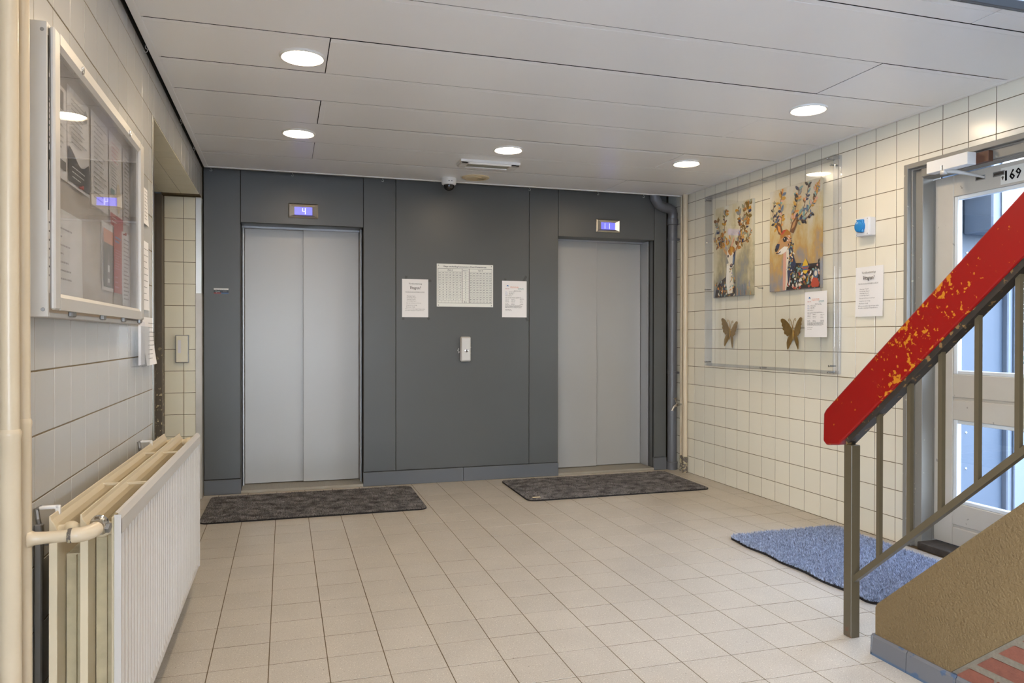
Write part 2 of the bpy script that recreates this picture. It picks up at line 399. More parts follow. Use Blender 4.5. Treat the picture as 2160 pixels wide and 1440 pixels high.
mb = MB(); mb.box(XR+.0015, 3.45, 3.32, 6.2, 0, 2.62, m_grout); mb.box(XR+.0015, 3.45, 2.262, 3.32, 2.10, 2.62, m_grout); mb.box(XR+.0015, 3.45, -2.6, 2.262, 0, 5.2, m_grout)
wall_right = struct(mb.build('wall_right'), 'cream tiled wall on the right beside the entrance door')
mb = MB(); mb.box(-1.0, 3.45, 6.10, 6.3, -.1, 2.62, m_dark); wall_back = struct(mb.build('wall_back'), 'charcoal steel lift front with two lift openings')
mb = MB(); mb.box(-1.2, 3.45, 2.10, 6.3, 2.55, 2.66, m_dark); mb.box(-1.2, 1.9, -2.6, 2.10, H+.004, 2.66, m_ceil)
ceiling = struct(mb.build('ceiling'), 'white panelled ceiling')
mb = MB(); mb.box(1.9, 3.45, 2.10, 2.2, H+.02, 5.2, m_shaft); mb.box(1.8, 1.9, -2.6, 2.2, H+.02, 5.2, m_shaft)
struct(mb.build('wall_stairwell'), 'white wall of the stairwell above the ceiling edge')
mb = MB(); mb.box(-1.2, -.45, -2.75, -2.6, 0, 5.2, m_shaft); mb.box(.55, 3.45, -2.75, -2.6, 0, 5.2, m_shaft); mb.box(-.45, .55, -2.75, -2.6, 2.0, 5.2, m_shaft); mb.box(-.45, .55, -2.75, -2.6, 0, .12, m_shaft); mb.box(1.8, 3.45, -2.6, .4, 5.05, 5.2, m_shaft); struct(mb.build('wall_rear'), 'white rear wall of the lobby')  # rear opening and partial shaft roof added unseen, to shape the daylight

# floor tiles (0.2 m grid)
GX, GY, FP = -.0526, 4.5457, .2
def to_px(P):
    d = Vector(P)-Vector((0, 0, CAMZ)); z = d.dot(fw)
    return (1080+FPX*d.dot(r2)/z, 720-FPX*d.dot(u2)/z, z) if z > .2 else None
cells = []
for (x0, x1) in spans(XL, XR, GX, FP):
    for (y0, y1) in spans(.6, 6.05, GY, FP):
        c = ((x0+x1)/2, (y0+y1)/2, 0); q = to_px(c)
        vis = bool(q and -60 < q[0] < 2220 and q[1] < 1500)
        if x0 > -.56 and x1 < .92 and y0 > 4.93 and y1 < 5.7: vis = False
        if x0 > 1.62 and x1 < 3.09 and y0 > 4.95 and y1 < 5.7: vis = False
        if x0 > 2.45 and x1 < 3.2 and y0 > 2.62 and y1 < 3.7: vis = False
        if x0 > 2.05 and y1 < 2.15: vis = False
        if x1 < -.36 and y1 < 3.6: vis = False
        if y0 > 5.8: vis = False
        cells.append((not vis, -(1/q[2]**3 if q else 0), x0, x1, y0, y1))
cells.sort(); mbs = MB()
for i, (hid, _, x0, x1, y0, y1) in enumerate(cells):
    if not hid and i < 300: put_tile(floor, ((x0+x1)/2, (y0+y1)/2, random.uniform(-.0004, .0004)), (-PI/2, 0, 0), x1-x0, y1-y0, m_ftile, .0036)
    else: mbs.box(x0+.0017, x1-.0017, y0+.0017, y1-.0017, -.004, 0, m_ftile)
mbs.box(-.93, XL, 3.6, 5.72, -.004, 0, m_ftile)
tag(mbs.build('tile_field', floor), None, None, None, 'stuff')

# wall tiles
for (y0, y1) in spans(1.40, YN, 2.014, .1558):
    for (z0, z1) in spans(.0, 2.362, ZJ+.009, ZP):
        if y1 < 1.72 and z0 > 1.9: pass
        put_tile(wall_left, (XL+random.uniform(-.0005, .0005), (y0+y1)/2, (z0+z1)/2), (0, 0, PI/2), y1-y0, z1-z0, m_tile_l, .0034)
for (y0, y1) in spans(YN, YB-.005, 2.014, .1558):
    for (z0, z1) in spans(SOF+.003, 2.362, ZJ+.009, ZP):
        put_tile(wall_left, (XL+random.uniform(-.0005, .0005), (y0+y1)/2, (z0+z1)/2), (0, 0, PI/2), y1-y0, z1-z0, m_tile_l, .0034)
    for (x0, x1) in ((-.90, -.80), (-.80, -.68), (-.68, XL)):
        if y1 <= YR+.01: put_tile(wall_left, ((x0+x1)/2, (y0+y1)/2, SOF), (PI/2, 0, 0), x1-x0, y1-y0, m_tile_s, .0026)
for (x0, x1) in ((-.802, -.677), (-.677, -.597)):
    for (z0, z1) in spans(0, SOF-.004, ZJ, ZP):
        put_tile(wall_left, ((x0+x1)/2, YR, (z0+z1)/2), (0, 0, 0), x1-x0, z1-z0, m_tile_s, .003)
for (y0, y1) in spans(2.20, 5.98, 5.5254, ZP):
    for (z0, z1) in spans(0, 2.42, ZJ-.002, ZP):
        c = lambda a, b, e, f: put_tile(wall_right, (XR+random.uniform(-.0005, .0005), (a+b)/2, (e+f)/2), (0, 0, -PI/2), b-a, f-e, m_tile, .0036)
        if y0 >= 3.32 or z0 >= 2.10: c(y0, y1, z0, z1)
        elif z1 > 2.10 and y1 <= 3.32: c(y0, y1, 2.10, z1)
        elif z1 <= 2.10 and y1 > 3.32: c(3.32, y1, z0, z1)
        elif z1 > 2.10 and y1 > 3.32:
            t = MB(); t.box(XR, XR+.006, 3.32, y1-.0015, z0+.0015, z1-.0015, m_tile); t.box(XR, XR+.006, y0+.0015, 3.32, 2.10, z1-.0015, m_tile); t.build('tile', wall_right)

# stainless corner guards of the niche
mb = MB(); mb.box(-.597, -.5595, YR-.0035, YR, 1.455, SOF-.002, m_steel); mb.box(XL+.0005, XL+.0035, YR-.0035, YR+.06, 1.455, SOF-.002, m_steel)
g1 = tag(empty('corner_guard', (-.57, YR, 0)), 'tall stainless steel corner guard between the tiled niche and the charcoal lift front', 'corner guard')
mb = MB(); mb.box(-.597, -.5600, YR-.0035, YR, 1.455, SOF-.004, m_steel, .001); mb.box(-.5625, -.5585, YR-.0035, YR+.085, 1.455, SOF-.004, m_steel, .001); mb.build('upper_guard', g1)
mb = MB(); mb.box(-.599, -.5600, YR-.005, YR, .0, 1.455, m_film, .001); mb.box(-.5625, -.557, YR-.005, YR+.085, .0, 1.455, m_film, .001); tag(mb.build('lower_guard', g1), 'lower guard still under dull protective film')
g2 = tag(empty('corner_guard', (XL, YN, 0)), 'narrow stainless steel strip on the near edge of the niche behind the pinned papers', 'corner guard')
mb = MB(); mb.box(XL-.05, XL+.003, YN-.004, YN+.003, .0, SOF, m_steel, .001); mb.box(XL+.0005, XL+.003, YN-.035, YN, .0, SOF, m_steel, .001); mb.build('guard_strip', g2)

# door in the niche
d4 = struct(empty('door_4', (-.83, 4.7, 0)), 'plain grey door set back in the tiled niche on the left')
mb = MB(); mb.box(-.93, -.802, YR-.10, YR-.001, 0, SOF-.008, m_brown, .003); mb.box(-.93, -.84, YR-.16, YR-.10, 0, SOF-.008, m_brown, .003)
mb.box(-.93, -.84, 3.60, 3.72, 0, SOF-.008, m_brown, .003); mb.box(-.93, -.84, 3.72, YR-.16, SOF-.09, SOF-.008, m_brown, .003); mb.build('door_frame', d4)
mb = MB(); mb.box(-.92, -.875, 3.722, YR-.162, .005, SOF-.092, m_doorf, .003); mb.build('door_leaf', d4)

# ------------------------------------------------------------------ ceiling panels
J = [2.10, 2.24, 2.675, 3.110, 3.532, 3.948, 4.386, 4.812, 5.252, 5.712]
CX0, CX1 = -.524, 3.262
for i in range(len(J)-1):
    y0, y1 = J[i], J[i+1]; split = 2.53 if i % 2 == 0 else .18
    for (x0, x1) in ((CX0, split), (split, CX1)):
        mb = MB(); g = .009; xa = x0+(.0035 if x0 != CX0 else 0)
        mb.box(xa, x1, y0+g+.030, y1, H, H+.0022, m_ceil, .0006)
        mb.box(xa, x1, y0+g, y0+g+.0288, H+.0006, H+.0017, m_ceil, .0003)
        if x0 != CX0: mb.box(xa-.001, xa+.026, y0+g+.031, y1-.001, H-.0010, H+.001, m_ceil, .0006)
        o = mb.build('ceiling_panel', ceiling); o.rotation_euler = (0, 0, random.uniform(-.0004, .0004)); o.location.z += random.uniform(-.0012, .0006)
mb = MB()
mb.box(-.546, -.516, 2.10, 5.728, H-.004, H+.02, m_ceil, .002); mb.build('edge_profile', ceiling)
mb = MB(); mb.box(3.250, 3.279, 2.10, 5.728, H-.003, H+.02, m_ceil, .002); mb.build('edge_profile', ceiling)
mb = MB(); mb.box(-.546, 3.279, 5.705, 5.732, H-.005, H+.024, m_ceil, .002); mb.build('edge_profile', ceiling)
mb = MB(); mb.box(1.9, 3.279, 2.085, 2.10, H-.004, H+.03, m_base, .002); mb.build('edge_profile', ceiling)

# ceiling lights
LP = [(.077, 3.353, 'round warm ceiling light nearest the glazed noticeboard, in front of the left lift'),
      (.083, 4.614, 'round warm ceiling light close in front of the left lift door'),
      (1.385, 4.622, 'round warm ceiling light in the middle, in front of the emergency lamp'),
      (2.679, 4.619, 'round warm ceiling light in front of the right lift door'),
      (2.660, 3.333, 'round warm ceiling light nearest the entrance door')]
for (x, y, lb) in LP:
    t = thing('ceiling_light', lb, 'ceiling light', (x, y, H), 'round ceiling lights')
    mb = MB(); mb._lathe(Vector((x, y, H)), Vector((0, 0, -1)), [(-.004, .098), (.004, .098), (.009, .094), (.010, .088), (.006, .083), (.003, .081)], m_white, 40); mb.build('trim_ring', t, 40)
    mb = MB(); mb.add([(x+.082*math.cos(2*PI*k/40), y+.082*math.sin(2*PI*k/40), H-.004) for k in range(40)], [tuple(range(40))[::-1]], m_lamp); tag(mb.build('diffuser', t), 'glowing warm white diffuser')
# added fill lamps, unseen behind and above the camera
for (x, y) in [(.08, 2.10), (.08, .85), (1.385, .85), (1.385, 2.10), (.08, -.5), (1.385, -.5), (.08, -1.8), (1.385, -1.8)]:
    l = bpy.data.lights.new('added_fill_lamp', 'AREA'); l.shape = 'DISK'; l.size = .164; l.energy = LAMP_STRENGTH*.021*PI*.9; l.color = LAMP_COLOR
    o = bpy.data.objects.new('added_fill_lamp', l); COL.objects.link(o); o.location = (x, y, H-.006)

# emergency lamp, speaker, camera dome, hooks
t = thing('emergency_lamp', 'flat white rectangular emergency lamp on the ceiling above the dome camera', 'lamp', (1.36, 5.01, H))
mb = MB(); a, b = (1.155, 1.565), (4.955, 5.085)
mb.prism([(a[0]-.006, b[0]-.004), (a[1]+.006, b[0]-.004), (a[1]+.006, b[1]+.004), (a[0]-.006, b[1]+.004)], lambda p, d: (p[0], p[1], d), H+.002, H-.018, m_white)
for (x0, x1, y0, y1) in ((a[0], a[1], b[0], b[0]+.018), (a[0], a[1], b[1]-.018, b[1]), (a[0], 1.205, b[0], b[1]), (1.505, a[1], b[0], b[1])): mb.box(x0, x1, y0, y1, H-.030, H-.016, m_white, .003)
mb.build('housing', t)
mb = MB(); mb.box(1.205, 1.505, b[0]+.018, b[1]-.018, H-.0245, H-.017, m_lens, .001); tag(mb.build('lens', t), 'frosted lamp window')
t = thing('ceiling_speaker', 'round yellowed cream speaker in the ceiling beside the white dome camera', 'speaker', (1.392, 5.505, H))
mb = MB(); mb._lathe(Vector((1.392, 5.505, H)), Vector((0, 0, -1)), [(-.002, .104), (.004, .104), (.008, .098), (.009, .078), (.004, .074), (.004, .0)], m_beige, 36); mb.build('flange', t, 40)
mb = MB(); mb._lathe(Vector((1.375, 5.505, H)), Vector((0, 0, -1)), [(.003, .062), (.010, .060), (.012, .050), (.012, .0)], m_beige, 28); mb.build('cone_cover', t, 40)
mb = MB()
for k in range(9): mb.box(1.405+k*.006, 1.408+k*.006, 5.47+k*.002, 5.54-k*.002, H-.0135, H-.011, m_fin)
mb.build('grille', t)
t = thing('dome_camera', 'small white ceiling camera with smoked dome above the charcoal wall', 'camera', (1.205, 5.60, H))
c = Vector((1.205, 5.60, H))
mb = MB(); mb._lathe(c, Vector((0, 0, -1)), [(-.001, .056), (.012, .058), (.030, .057), (.046, .054), (.052, .046), (.052, .038)], m_white, 32); mb.build('housing', t, 35)
mb = MB(); mb._lathe(c, Vector((0, 0, -1)), [(.050, .0415), (.060, .0405)]+[(.060+.036*math.sin(a), .0405*math.cos(a)) for a in [k*PI/16 for k in range(1, 9)]], m_smoke, 28); tag(mb.build('dome', t, 60), 'smoked black dome')
mb = MB(); mb.box(1.190, 1.220, 5.5435, 5.547, H-.032, H-.024, m_greyprint, .001); mb.build('badge', t)
def hook(x, y, lb):
    t = thing('ceiling_hook', lb, 'hook', (x, y, H), 'wire hooks along the ceiling edge')
    mb = MB(); pts = [(x, y, H), (x, y, H-.012)]+[(x+.008*math.sin(a)*1.0, y, H-.020+.008*math.cos(a)) for a in [k*.5 for k in range(0, 10)]]
    mb.tube(pts, .0016, m_cable, 6); mb.build('wire', t, 60)
for x, lb in [(-.50, 'white wire hook at the ceiling edge in the corner left of the left lift'), (.04+.02, 'white wire hook at the ceiling edge above the left lift display'), (.72, 'white wire hook at the ceiling edge just right of the left lift door'),
              (1.90, 'white wire hook at the ceiling edge just left of the right lift'), (2.50, 'white wire hook at the ceiling edge above the right lift display'), (2.92, 'white wire hook at the ceiling edge left of the drain pipe bend')]:
    hook(x, 5.738, lb)
for y, lb in [(3.42, 'wire hook in the dark ceiling gap above the noticeboard'), (4.52, 'wire hook in the dark ceiling gap above the tiled niche, middle of three'), (5.15, 'wire hook in the dark ceiling gap near the far end of the niche')]:
    hook(-.5505, y, lb)

# ------------------------------------------------------------------ lift front
def panel(x0, x1, z0, z1, y=YB, m=m_panel):
    mb = MB(); mb.box(x0+.0015, x1-.0015, y, y+.03, z0, z1, m, .002); return mb.build('panel', wall_back)
PZ = 2.50
panel(-.556, -.305, .112, PZ); panel(-.305, .581, 1.986, PZ); panel(.581, .829, .112, PZ); panel(.829, 1.918, .112, PZ); panel(1.918, 2.172, .112, PZ); panel(2.172, 3.055, 1.984, PZ); panel(3.055, 3.172, .112, PZ)
mb = MB()
for (x0, x1) in ((-.556, -.305), (.581, 2.172), (3.055, 3.172)): mb.box(x0, x1, YB+.012, YB+.03, 0, PZ, m_dark)
for x in (-.307, .583, 2.170, 3.057):
    s_ = 1 if x in (.583, 3.057) else -1
    mb.box(x, x+.002*s_, YB+.004, 6.05, 0, 1.984, m_panel)
mb.box(3.150, 3.172, YB+.004, 6.10, 0, PZ, m_panel)
mb.build('panel_return', wall_back)
bb = struct(empty('baseboard_back', (1.3, YB, 0)), 'charcoal base strip along the foot of the lift front')
for (x0, x1) in ((-.556, -.303), (.579, 1.365), (1.367, 2.174), (3.053, 3.174)):
    mb = MB(); mb.box(x0, x1, YB-.006, YB+.02, 0, .108, m_base, .002); mb.build('base_strip', bb)
def lift(name, x0, x1, front_left, lb):
    t = struct(empty(name, ((x0+x1)/2, 6.0, 0)), lb)
    mb = MB(); mb.box(x0+.003, x0+.014, 5.985, 6.06, .02, 1.984, m_liftframe, .001); mb.box(x1-.012, x1-.0025, 5.895, 6.06, .0225, 1.984, m_liftframe, .002); mb.box(x0, x1, 5.985, 6.06, 1.972, 1.995, m_liftframe, .001)
    mb.box(x0, x1, YB+.004, 6.06, 1.986, 1.99, m_panel); mb.build('door_frame', t)
    xm = .142 if not front_left else 2.606
    xr = x1-.014
    yl, yr = (6.004, 6.034) if front_left else (6.034, 6.004)
    mb = MB(); mb.box(x0+.016, xm+(.0 if front_left else .02), yl, yl+.024, .026, 1.974, m_lift, .002); mb.build('door_leaf', t)
    mb = MB(); mb.box(xm-(.02 if front_left else .0), xr, yr, yr+.024, .026, 1.974, m_lift, .002); mb.build('door_leaf', t)
    mb = MB(); mb.box(x0, x1, YB-.004, 6.09, -.001, .022, m_sill, .002); tag(mb.build('sill', t), 'ribbed aluminium door sill')
lift('door_1', -.303, .579, False, 'closed light grey sliding door of the left lift')
lift('door_2', 2.174, 3.053, True, 'closed light grey sliding door of the right lift')

def indicator(x0, x1, z0, z1, glyph, lb):
    t = thing('floor_indicator', lb, 'display', ((x0+x1)/2, YB, (z0+z1)/2), 'lift displays'); fr = Fr((x0, YB, z1), 'back'); W, Hh = x1-x0, z1-z0
    sx0, sx1, sz0, sz1 = W*.21, W*.80, Hh*.24, Hh*.78
    o_ = [(0, 0), (W, 0), (W, Hh), (0, Hh)]; mid = [(.008, .008), (W-.008, .008), (W-.008, Hh-.008), (.008, Hh-.008)]; inn = [(sx0, sz0), (sx1, sz0), (sx1, sz1), (sx0, sz1)]
    vs = [fr.p(*p, 0) for p in o_]+[fr.p(*p, .012) for p in o_]+[fr.p(*p, .018) for p in mid]+[fr.p(*p, .007) for p in inn]
    fs = [(r*4+i, r*4+(i+1) % 4, (r+1)*4+(i+1) % 4, (r+1)*4+i) for r in range(3) for i in range(4)]
    mb = MB(); mb.add(vs, [f[::-1] for f in fs], m_steel); mb.build('bezel', t)
    mb = MB(); fr.rect(mb, sx0, sz0, sx1, sz1, .0078, m_screen); s_ = tag(mb.build('screen', t), 'lit blue screen')
    w_, h_ = sx1-sx0, sz1-sz0
    for g in glyph:
        mb = MB()
        for (a, b, c, d) in g: fr.rect(mb, sx0+a*w_, sz0+b*h_, sx0+c*w_, sz0+d*h_, .0084, m_digit)
        mb.build('digit', s_)
indicator(.030, .245, 2.036, 2.142, [[(.44, .12, .47, .55), (.44, .50, .60, .56), (.585, .10, .62, .92)]], 'blue lit floor display above the left lift door')
indicator(2.508, 2.724, 2.034, 2.140, [[(.26, .10, .285, .47), (.26, .50, .285, .90)], [(.58, .10, .605, .47), (.58, .50, .605, .90)]], 'blue lit floor display reading 11 above the right lift door')

# ------------------------------------------------------------------ papers and signs on the lift front
def sheet(name, lb, cat, fr, W, Hh, m=m_paper, curl=0.0, group=None, n0=.0005):
    """a thin sheet of paper, slightly lifted at the lower edge"""
    mb = MB(); N = 6; vs = []; 
    for i in range(N+1):
        v = Hh*i/N; n = n0+curl*(i/N)**2
        for u in (0, W): vs += [fr.p(u, v, n), fr.p(u, v, n+.0004)]
    fs = []
    for i in range(N):
        a = i*4; fs += [(a+1, a+5, a+7, a+3), (a, a+2, a+6, a+4), (a, a+4, a+5, a+1), (a+2, a+3, a+7, a+6)]
    fs += [(0, 1, 3, 2), (N*4, N*4+2, N*4+3, N*4+1)]
    mb.add(vs, fs, m); o = mb.build(name, None, None, loc=fr.p(W/2, Hh/2, 0)); return tag(o, lb, cat, group)
def questions(o, fr, W, Hh, n=.0016):
    mb = MB(); k = W/.205
    write(mb, fr, 'Verduurzaming', W*.51, Hh*.14, .019*k, m_print, 'c', W*.50, .2, n)
    write(mb, fr, 'Vragen?', W*.51, Hh*.265, .034*k, m_print, 'c', W*.41, .2, n, .0004)
    write(mb, fr, 'Stel dan ze onze aanwezigen in de hal', W*.49, Hh*.345, .010*k, m_print, 'c', W*.72, .2, n); fr.rect(mb, W*.13, Hh*.35, W*.85, Hh*.353, n, m_print)
    for s_, u, v, w_ in [('Maandag 15 april', .18, .455, .32), ('Donderdag 18 april', .18, .50, .35), ('Maandag 22 april', .18, .542, .33), ('Donderdag 25 april', .18, .585, .35), ('Tijd: van 10.00 uur tot 12.00 uur', .16, .64, .57), ('Vraag dan wat u bezig', .155, .695, .41), ('Bestuur VvE', .155, .745, .33), ('Wilt u op een andere dag uw vragen stellen', .12, .795, .75), ('dan maken wij graag een afspraak met u', .12, .835, .71)]:
        write(mb, fr, s_, W*u, Hh*v, .0088*k, m_print, 'l', W*w_, .15, n)
    tag(mb.build('printed_text', o), 'black slanted print')
def letter(o, fr, W, Hh, n=.0016):
    mb = MB(); R = random.Random(3)
    mb.flat([fr.p(W*.17, Hh*.145, n), fr.p(W*.21, Hh*.115, n), fr.p(W*.24, Hh*.115, n), fr.p(W*.28, Hh*.15, n)][::-1], m_bluep)
    text_lines(mb, fr, W*.33, W*.67, Hh*.16, Hh*.185, 2, m_orange, n, .0026, .1, R)
    text_lines(mb, fr, W*.13, W*.30, Hh*.215, Hh*.215, 1, m_redprint, n, .0022, .1, R); text_lines(mb, fr, W*.64, W*.88, Hh*.205, Hh*.23, 2, m_teal, n, .0024, .05, R)
    text_lines(mb, fr, W*.48, W*.80, Hh*.265, Hh*.285, 2, m_print, n, .0016, .2, R)
    text_lines(mb, fr, W*.13, W*.24, Hh*.30, Hh*.375, 4, m_bluep, n, .0016, .3, R); text_lines(mb, fr, W*.27, W*.54, Hh*.30, Hh*.375, 4, m_print, n, .0016, .4, R)
    text_lines(mb, fr, W*.13, W*.40, Hh*.41, Hh*.41, 1, m_print, n, .0018, .1, R); text_lines(mb, fr, W*.13, W*.88, Hh*.45, Hh*.468, 2, m_print, n, .0016, .3, R)
    for v in (.505, .54, .575, .63, .65): 
        for u in (.13, .37, .72): text_lines(mb, fr, W*u, W*(u+.17), Hh*v, Hh*v, 1, m_print, n, .002, .3, R)
    text_lines(mb, fr, W*.13, W*.88, Hh*.675, Hh*.735, 5, m_print, n, .0016, .15, R); text_lines(mb, fr, W*.13, W*.4, Hh*.785, Hh*.82, 2, m_print, n, .0018, .3, R)
    tag(mb.build('printed_text', o), 'small print with a blue logo')
def tapes(o, fr, spec):
    for (u, v, a, L) in spec:
        d = Vector((math.cos(a), math.sin(a))); q = Vector((-d.y, d.x))*.009; P = Vector((u, v))
        mb = MB(); mb.flat([fr.p(*(P-q), .0004), fr.p(*(P+q), .0004), fr.p(*(P+q+d*L), .0004), fr.p(*(P-q+d*L), .0004)], m_tape); fixn(mb.build('tape', o))
fr = Fr((.877, YB, 1.600), 'back'); o = sheet('notice', 'white notice headed Vragen? taped to the charcoal wall left of the number board', 'notice', fr, .206, .297); questions(o, fr, .206, .297)
tapes(o, fr, [(.028, .002, -PI*.42, .026), (.20, .012, -.1, .030), (.012, .292, PI*.55, .026), (.198, .290, PI*.32, .030)])
fr = Fr((1.687, YB, 1.604), 'back'); o = sheet('letter', 'white letter with blue logo taped to the charcoal wall right of the number board', 'letter', fr, .209, .295); letter(o, fr, .209, .295)
tapes(o, fr, [(.02, .004, -PI*.35, .022), (.178, .006, -PI*.33, .055), (.014, .29, PI*.6, .012), (.198, .29, PI*.33, .040)])
# house number board
fr = Fr((1.150, YB, 1.727), 'back'); W, Hh = .461, .339
t = thing('number_board', 'white board with a table of house numbers per floor, between two papers on charcoal wall', 'sign', fr.p(W/2, Hh/2))
mb = MB(); fr.slab(mb, 0, 0, W, Hh, .0003, .004, m_sign, .001); mb.build('plate', t)
mb = MB(); n = .0048
X0, XA, XB_, X1 = .010, .2045, .2615, W-.010; V0, V1 = .036, Hh-.030
for u in (X0, X1): fr.rect(mb, u-.0012, V0, u+.0012, V1, n, m_signline)
for u in (XA, XB_): fr.rect(mb, u-.0016, V0, u+.0016, V1, n, m_print)
for v in (V0, V1): fr.rect(mb, X0, v-.0012, X1, v+.0012, n, m_signline)
VR = .060; rows = 13; rh = (V1-VR)/rows
for k in range(rows+1): fr.rect(mb, X0, VR+k*rh-.0004, X1, VR+k*rh+.0004, n, m_signline)
ca = (XA-X0)/7; cb = (X1-XB_)/7
for k in range(1, 7):
    fr.rect(mb, X0+k*ca-.0003, VR, X0+k*ca+.0003, V1, n, m_signline); fr.rect(mb, XB_+k*cb-.0003, VR, XB_+k*cb+.0003, V1, n, m_signline)
mb.build('table_lines', t)
mb = MB()
write(mb, fr, 'Etage-aanduiding huisnummers Henri Dunantstraat', W*.50, .026, .0175, m_signblue, 'c', W*.755, 0, n, .0004)
write(mb, fr, 'Zijde A', (X0+XA)/2, .053, .014, m_signblue, 'c', None, 0, n, .0003); write(mb, fr, 'Etage no.', (XA+XB_)/2, .053, .011, m_signblue, 'c', None, 0, n, .0002); write(mb, fr, 'Zijde B', (XB_+X1)/2, .053, .014, m_signblue, 'c', None, 0, n, .0003)
for k in range(13):
    v = VR+k*rh+rh*.74; fl = 12-k
    write(mb, fr, str(fl) if fl > 0 else 'B.G.', (XA+XB_)/2, v, .0135, m_signblue, 'c', None, 0, n, .0003)
    for j in range(7):
        if fl > 0: write(mb, fr, str(14*fl-1-2*j), X0+(j+.5)*ca, v, .0125, m_signblue, 'c', None, 0, n, .0003)
        write(mb, fr, str(169+14*fl+2*j), XB_+(j+.5)*cb, v, .0125, m_signblue, 'c', None, 0, n, .0003)
mb.build('lettering', t)
for u in (.014, W-.014):
    for v in (.012, Hh-.012): mb = MB(); mb.lathe(fr.p(u, v, .004), fr.n, [(0, .0045), (.002, .0035)], m_zinc, 10); mb.build('screw', t)
# key box
fr = Fr((1.336, YB, 1.151), 'back')
t = thing('key_safe', 'slim metal key box with round lock below the house number board', 'key box', fr.p(.042, .1))
mb = MB(); fr.slab(mb, 0, 0, .083, .198, 0, .038, m_alu, .009); mb.build('body', t)
mb = MB(); fr.slab(mb, .006, .008, .077, .190, .036, .043, m_alu, .005); mb.build('cover', t)
mb = MB(); mb.lathe(fr.p(.045, .112, .042), fr.n, [(0, .014), (.004, .013), (.005, .008)], m_chrome, 20); lk = mb.build('lock', t, 40)
mb = MB(); fr.rect(mb, .0435, .106, .0465, .118, .0475, m_black); mb.build('keyhole', lk)
mb = MB(); R = random.Random(5)
for s_ in (-1, 1):
    for k in range(5 if s_ < 0 else 3):
        u = (-.008 if s_ < 0 else .091)+R.uniform(-.006, .004); v = .085+R.random()*.05; r = R.uniform(.002, .005)
        mb.flat([fr.p(u+r*math.cos(a), v+r*1.6*math.sin(a), .0012) for a in (0, 5, 4, 3, 2, 1)], m_chip)
tag(mb.build('chipped_paint', t), None, None, None, 'stuff')
# maker's sticker
fr = Fr((-.487, YB, 1.500), 'back')
t = thing('sticker', 'small black, red and blue sticker on the charcoal panel left of the left lift', 'sticker', fr.p(.05, .018))
mb = MB(); fr.rect(mb, 0, 0, .100, .012, .0006, m_paper); fr.rect(mb, 0, .012, .100, .036, .0006, m_black); fr.rect(mb, 0, .032, .050, .037, .0009, m_redprint); fr.rect(mb, .050, .032, .100, .037, .0009, m_bluep); mb.build('label', t)
mb = MB(); write(mb, fr, 'Epm', .010, .029, .019, m_paper, 'l', None, 0, .0011, .0006); R = random.Random(2); text_lines(mb, fr, .062, .09, .017, .026, 3, m_greyprint, .0011, .0016, .2, R); text_lines(mb, fr, .012, .09, .005, .005, 1, m_greyprint, .0011, .0018, .1, R); mb.build('lettering', t)

# ------------------------------------------------------------------ pipes in the far right corner
t = thing('drain_pipe', 'dark grey drain pipe in the corner right of the right lift, bending under the ceiling', 'pipe', (3.229, 5.80, 0))
px, py = 3.2285, 5.800
mb = MB(); mb.tube([(px, py, .0), (px, py, 2.17)], .0405, m_pvc, 24); mb.build('pipe', t, 40)
mb = MB(); mb.lathe((px, py, 0), (0, 0, 1), [(0, .047), (.05, .047), (.055, .050), (.066, .050), (.070, .042)], m_pvc, 24); mb.build('socket', t, 40)
mb = MB(); mb.lathe((px, py, 2.12), (0, 0, 1), [(0, .042), (.004, .049), (.05, .049), (.055, .044), (.07, .044)], m_pvc, 24); mb.build('socket', t, 40)
mb = MB(); mb.tube([(px, py, 2.17), (px, py-.005, 2.215), (px-.016, py-.012, 2.247), (px-.05, py-.022, 2.262), (px-.11, py-.032, 2.268), (px-.155, py-.04, 2.285), (px-.19, py-.045, 2.33), (px-.20, py-.045, 2.42)], .043, m_pvc, 20); mb.build('bend', t, 50)
for z in (1.985, .83):
    mb = MB(); mb.lathe((px, py, z), (0, 0, 1), [(0, .041), (.001, .045), (.021, .045), (.022, .041)], m_pvc, 24); mb.box(px+.035, px+.056, py-.03, py-.01, z+.002, z+.02, m_pvc, .002); mb.build('clamp', t, 40)
t = thing('riser_pipe', 'thick cream painted heating pipe standing against the tiled wall in the far corner', 'pipe', (3.257, 5.63, 0))
mb = MB(); mb.tube([(3.257, 5.63, .135), (3.257, 5.63, 2.42)], .0215, m_cream, 18); mb.build('pipe', t, 50)
mb = MB(); mb.tube([(3.257, 5.63, 0), (3.257, 5.63, .136)], .0225, m_rawpipe, 18); tag(mb.build('pipe_foot', t, 50), 'bare unpainted pipe foot')
t = thing('water_pipe', 'thin cream water pipe with a chrome tap beside the drain pipe', 'pipe', (3.268, 5.712, 0))
mb = MB(); mb.tube([(3.268, 5.712, .135), (3.268, 5.712, 2.42)], .0115, m_cream, 12); mb.build('pipe', t, 50)
mb = MB(); mb.tube([(3.268, 5.712, 0), (3.268, 5.712, .136)], .013, m_rawpipe, 12); tag(mb.build('pipe_foot', t, 50), 'rusty pipe foot')
mb = MB(); z = .572; mb.tube([(3.262, 5.708, z), (3.24, 5.698, z), (3.215, 5.688, z)], [.011, .009, .012], m_chrome, 12); mb.tube([(3.232, 5.692, z), (3.200, 5.680, z-.004), (3.176, 5.672, z-.012), (3.158, 5.666, z-.034), (3.155, 5.665, z-.05)], [.013, .014, .011, .010, .012], m_chrome, 12)
mb.tube([(3.208, 5.683, z+.005), (3.195, 5.678, z+.035)], [.010, .008], m_chrome, 10); tp = mb.build('tap', t, 50)
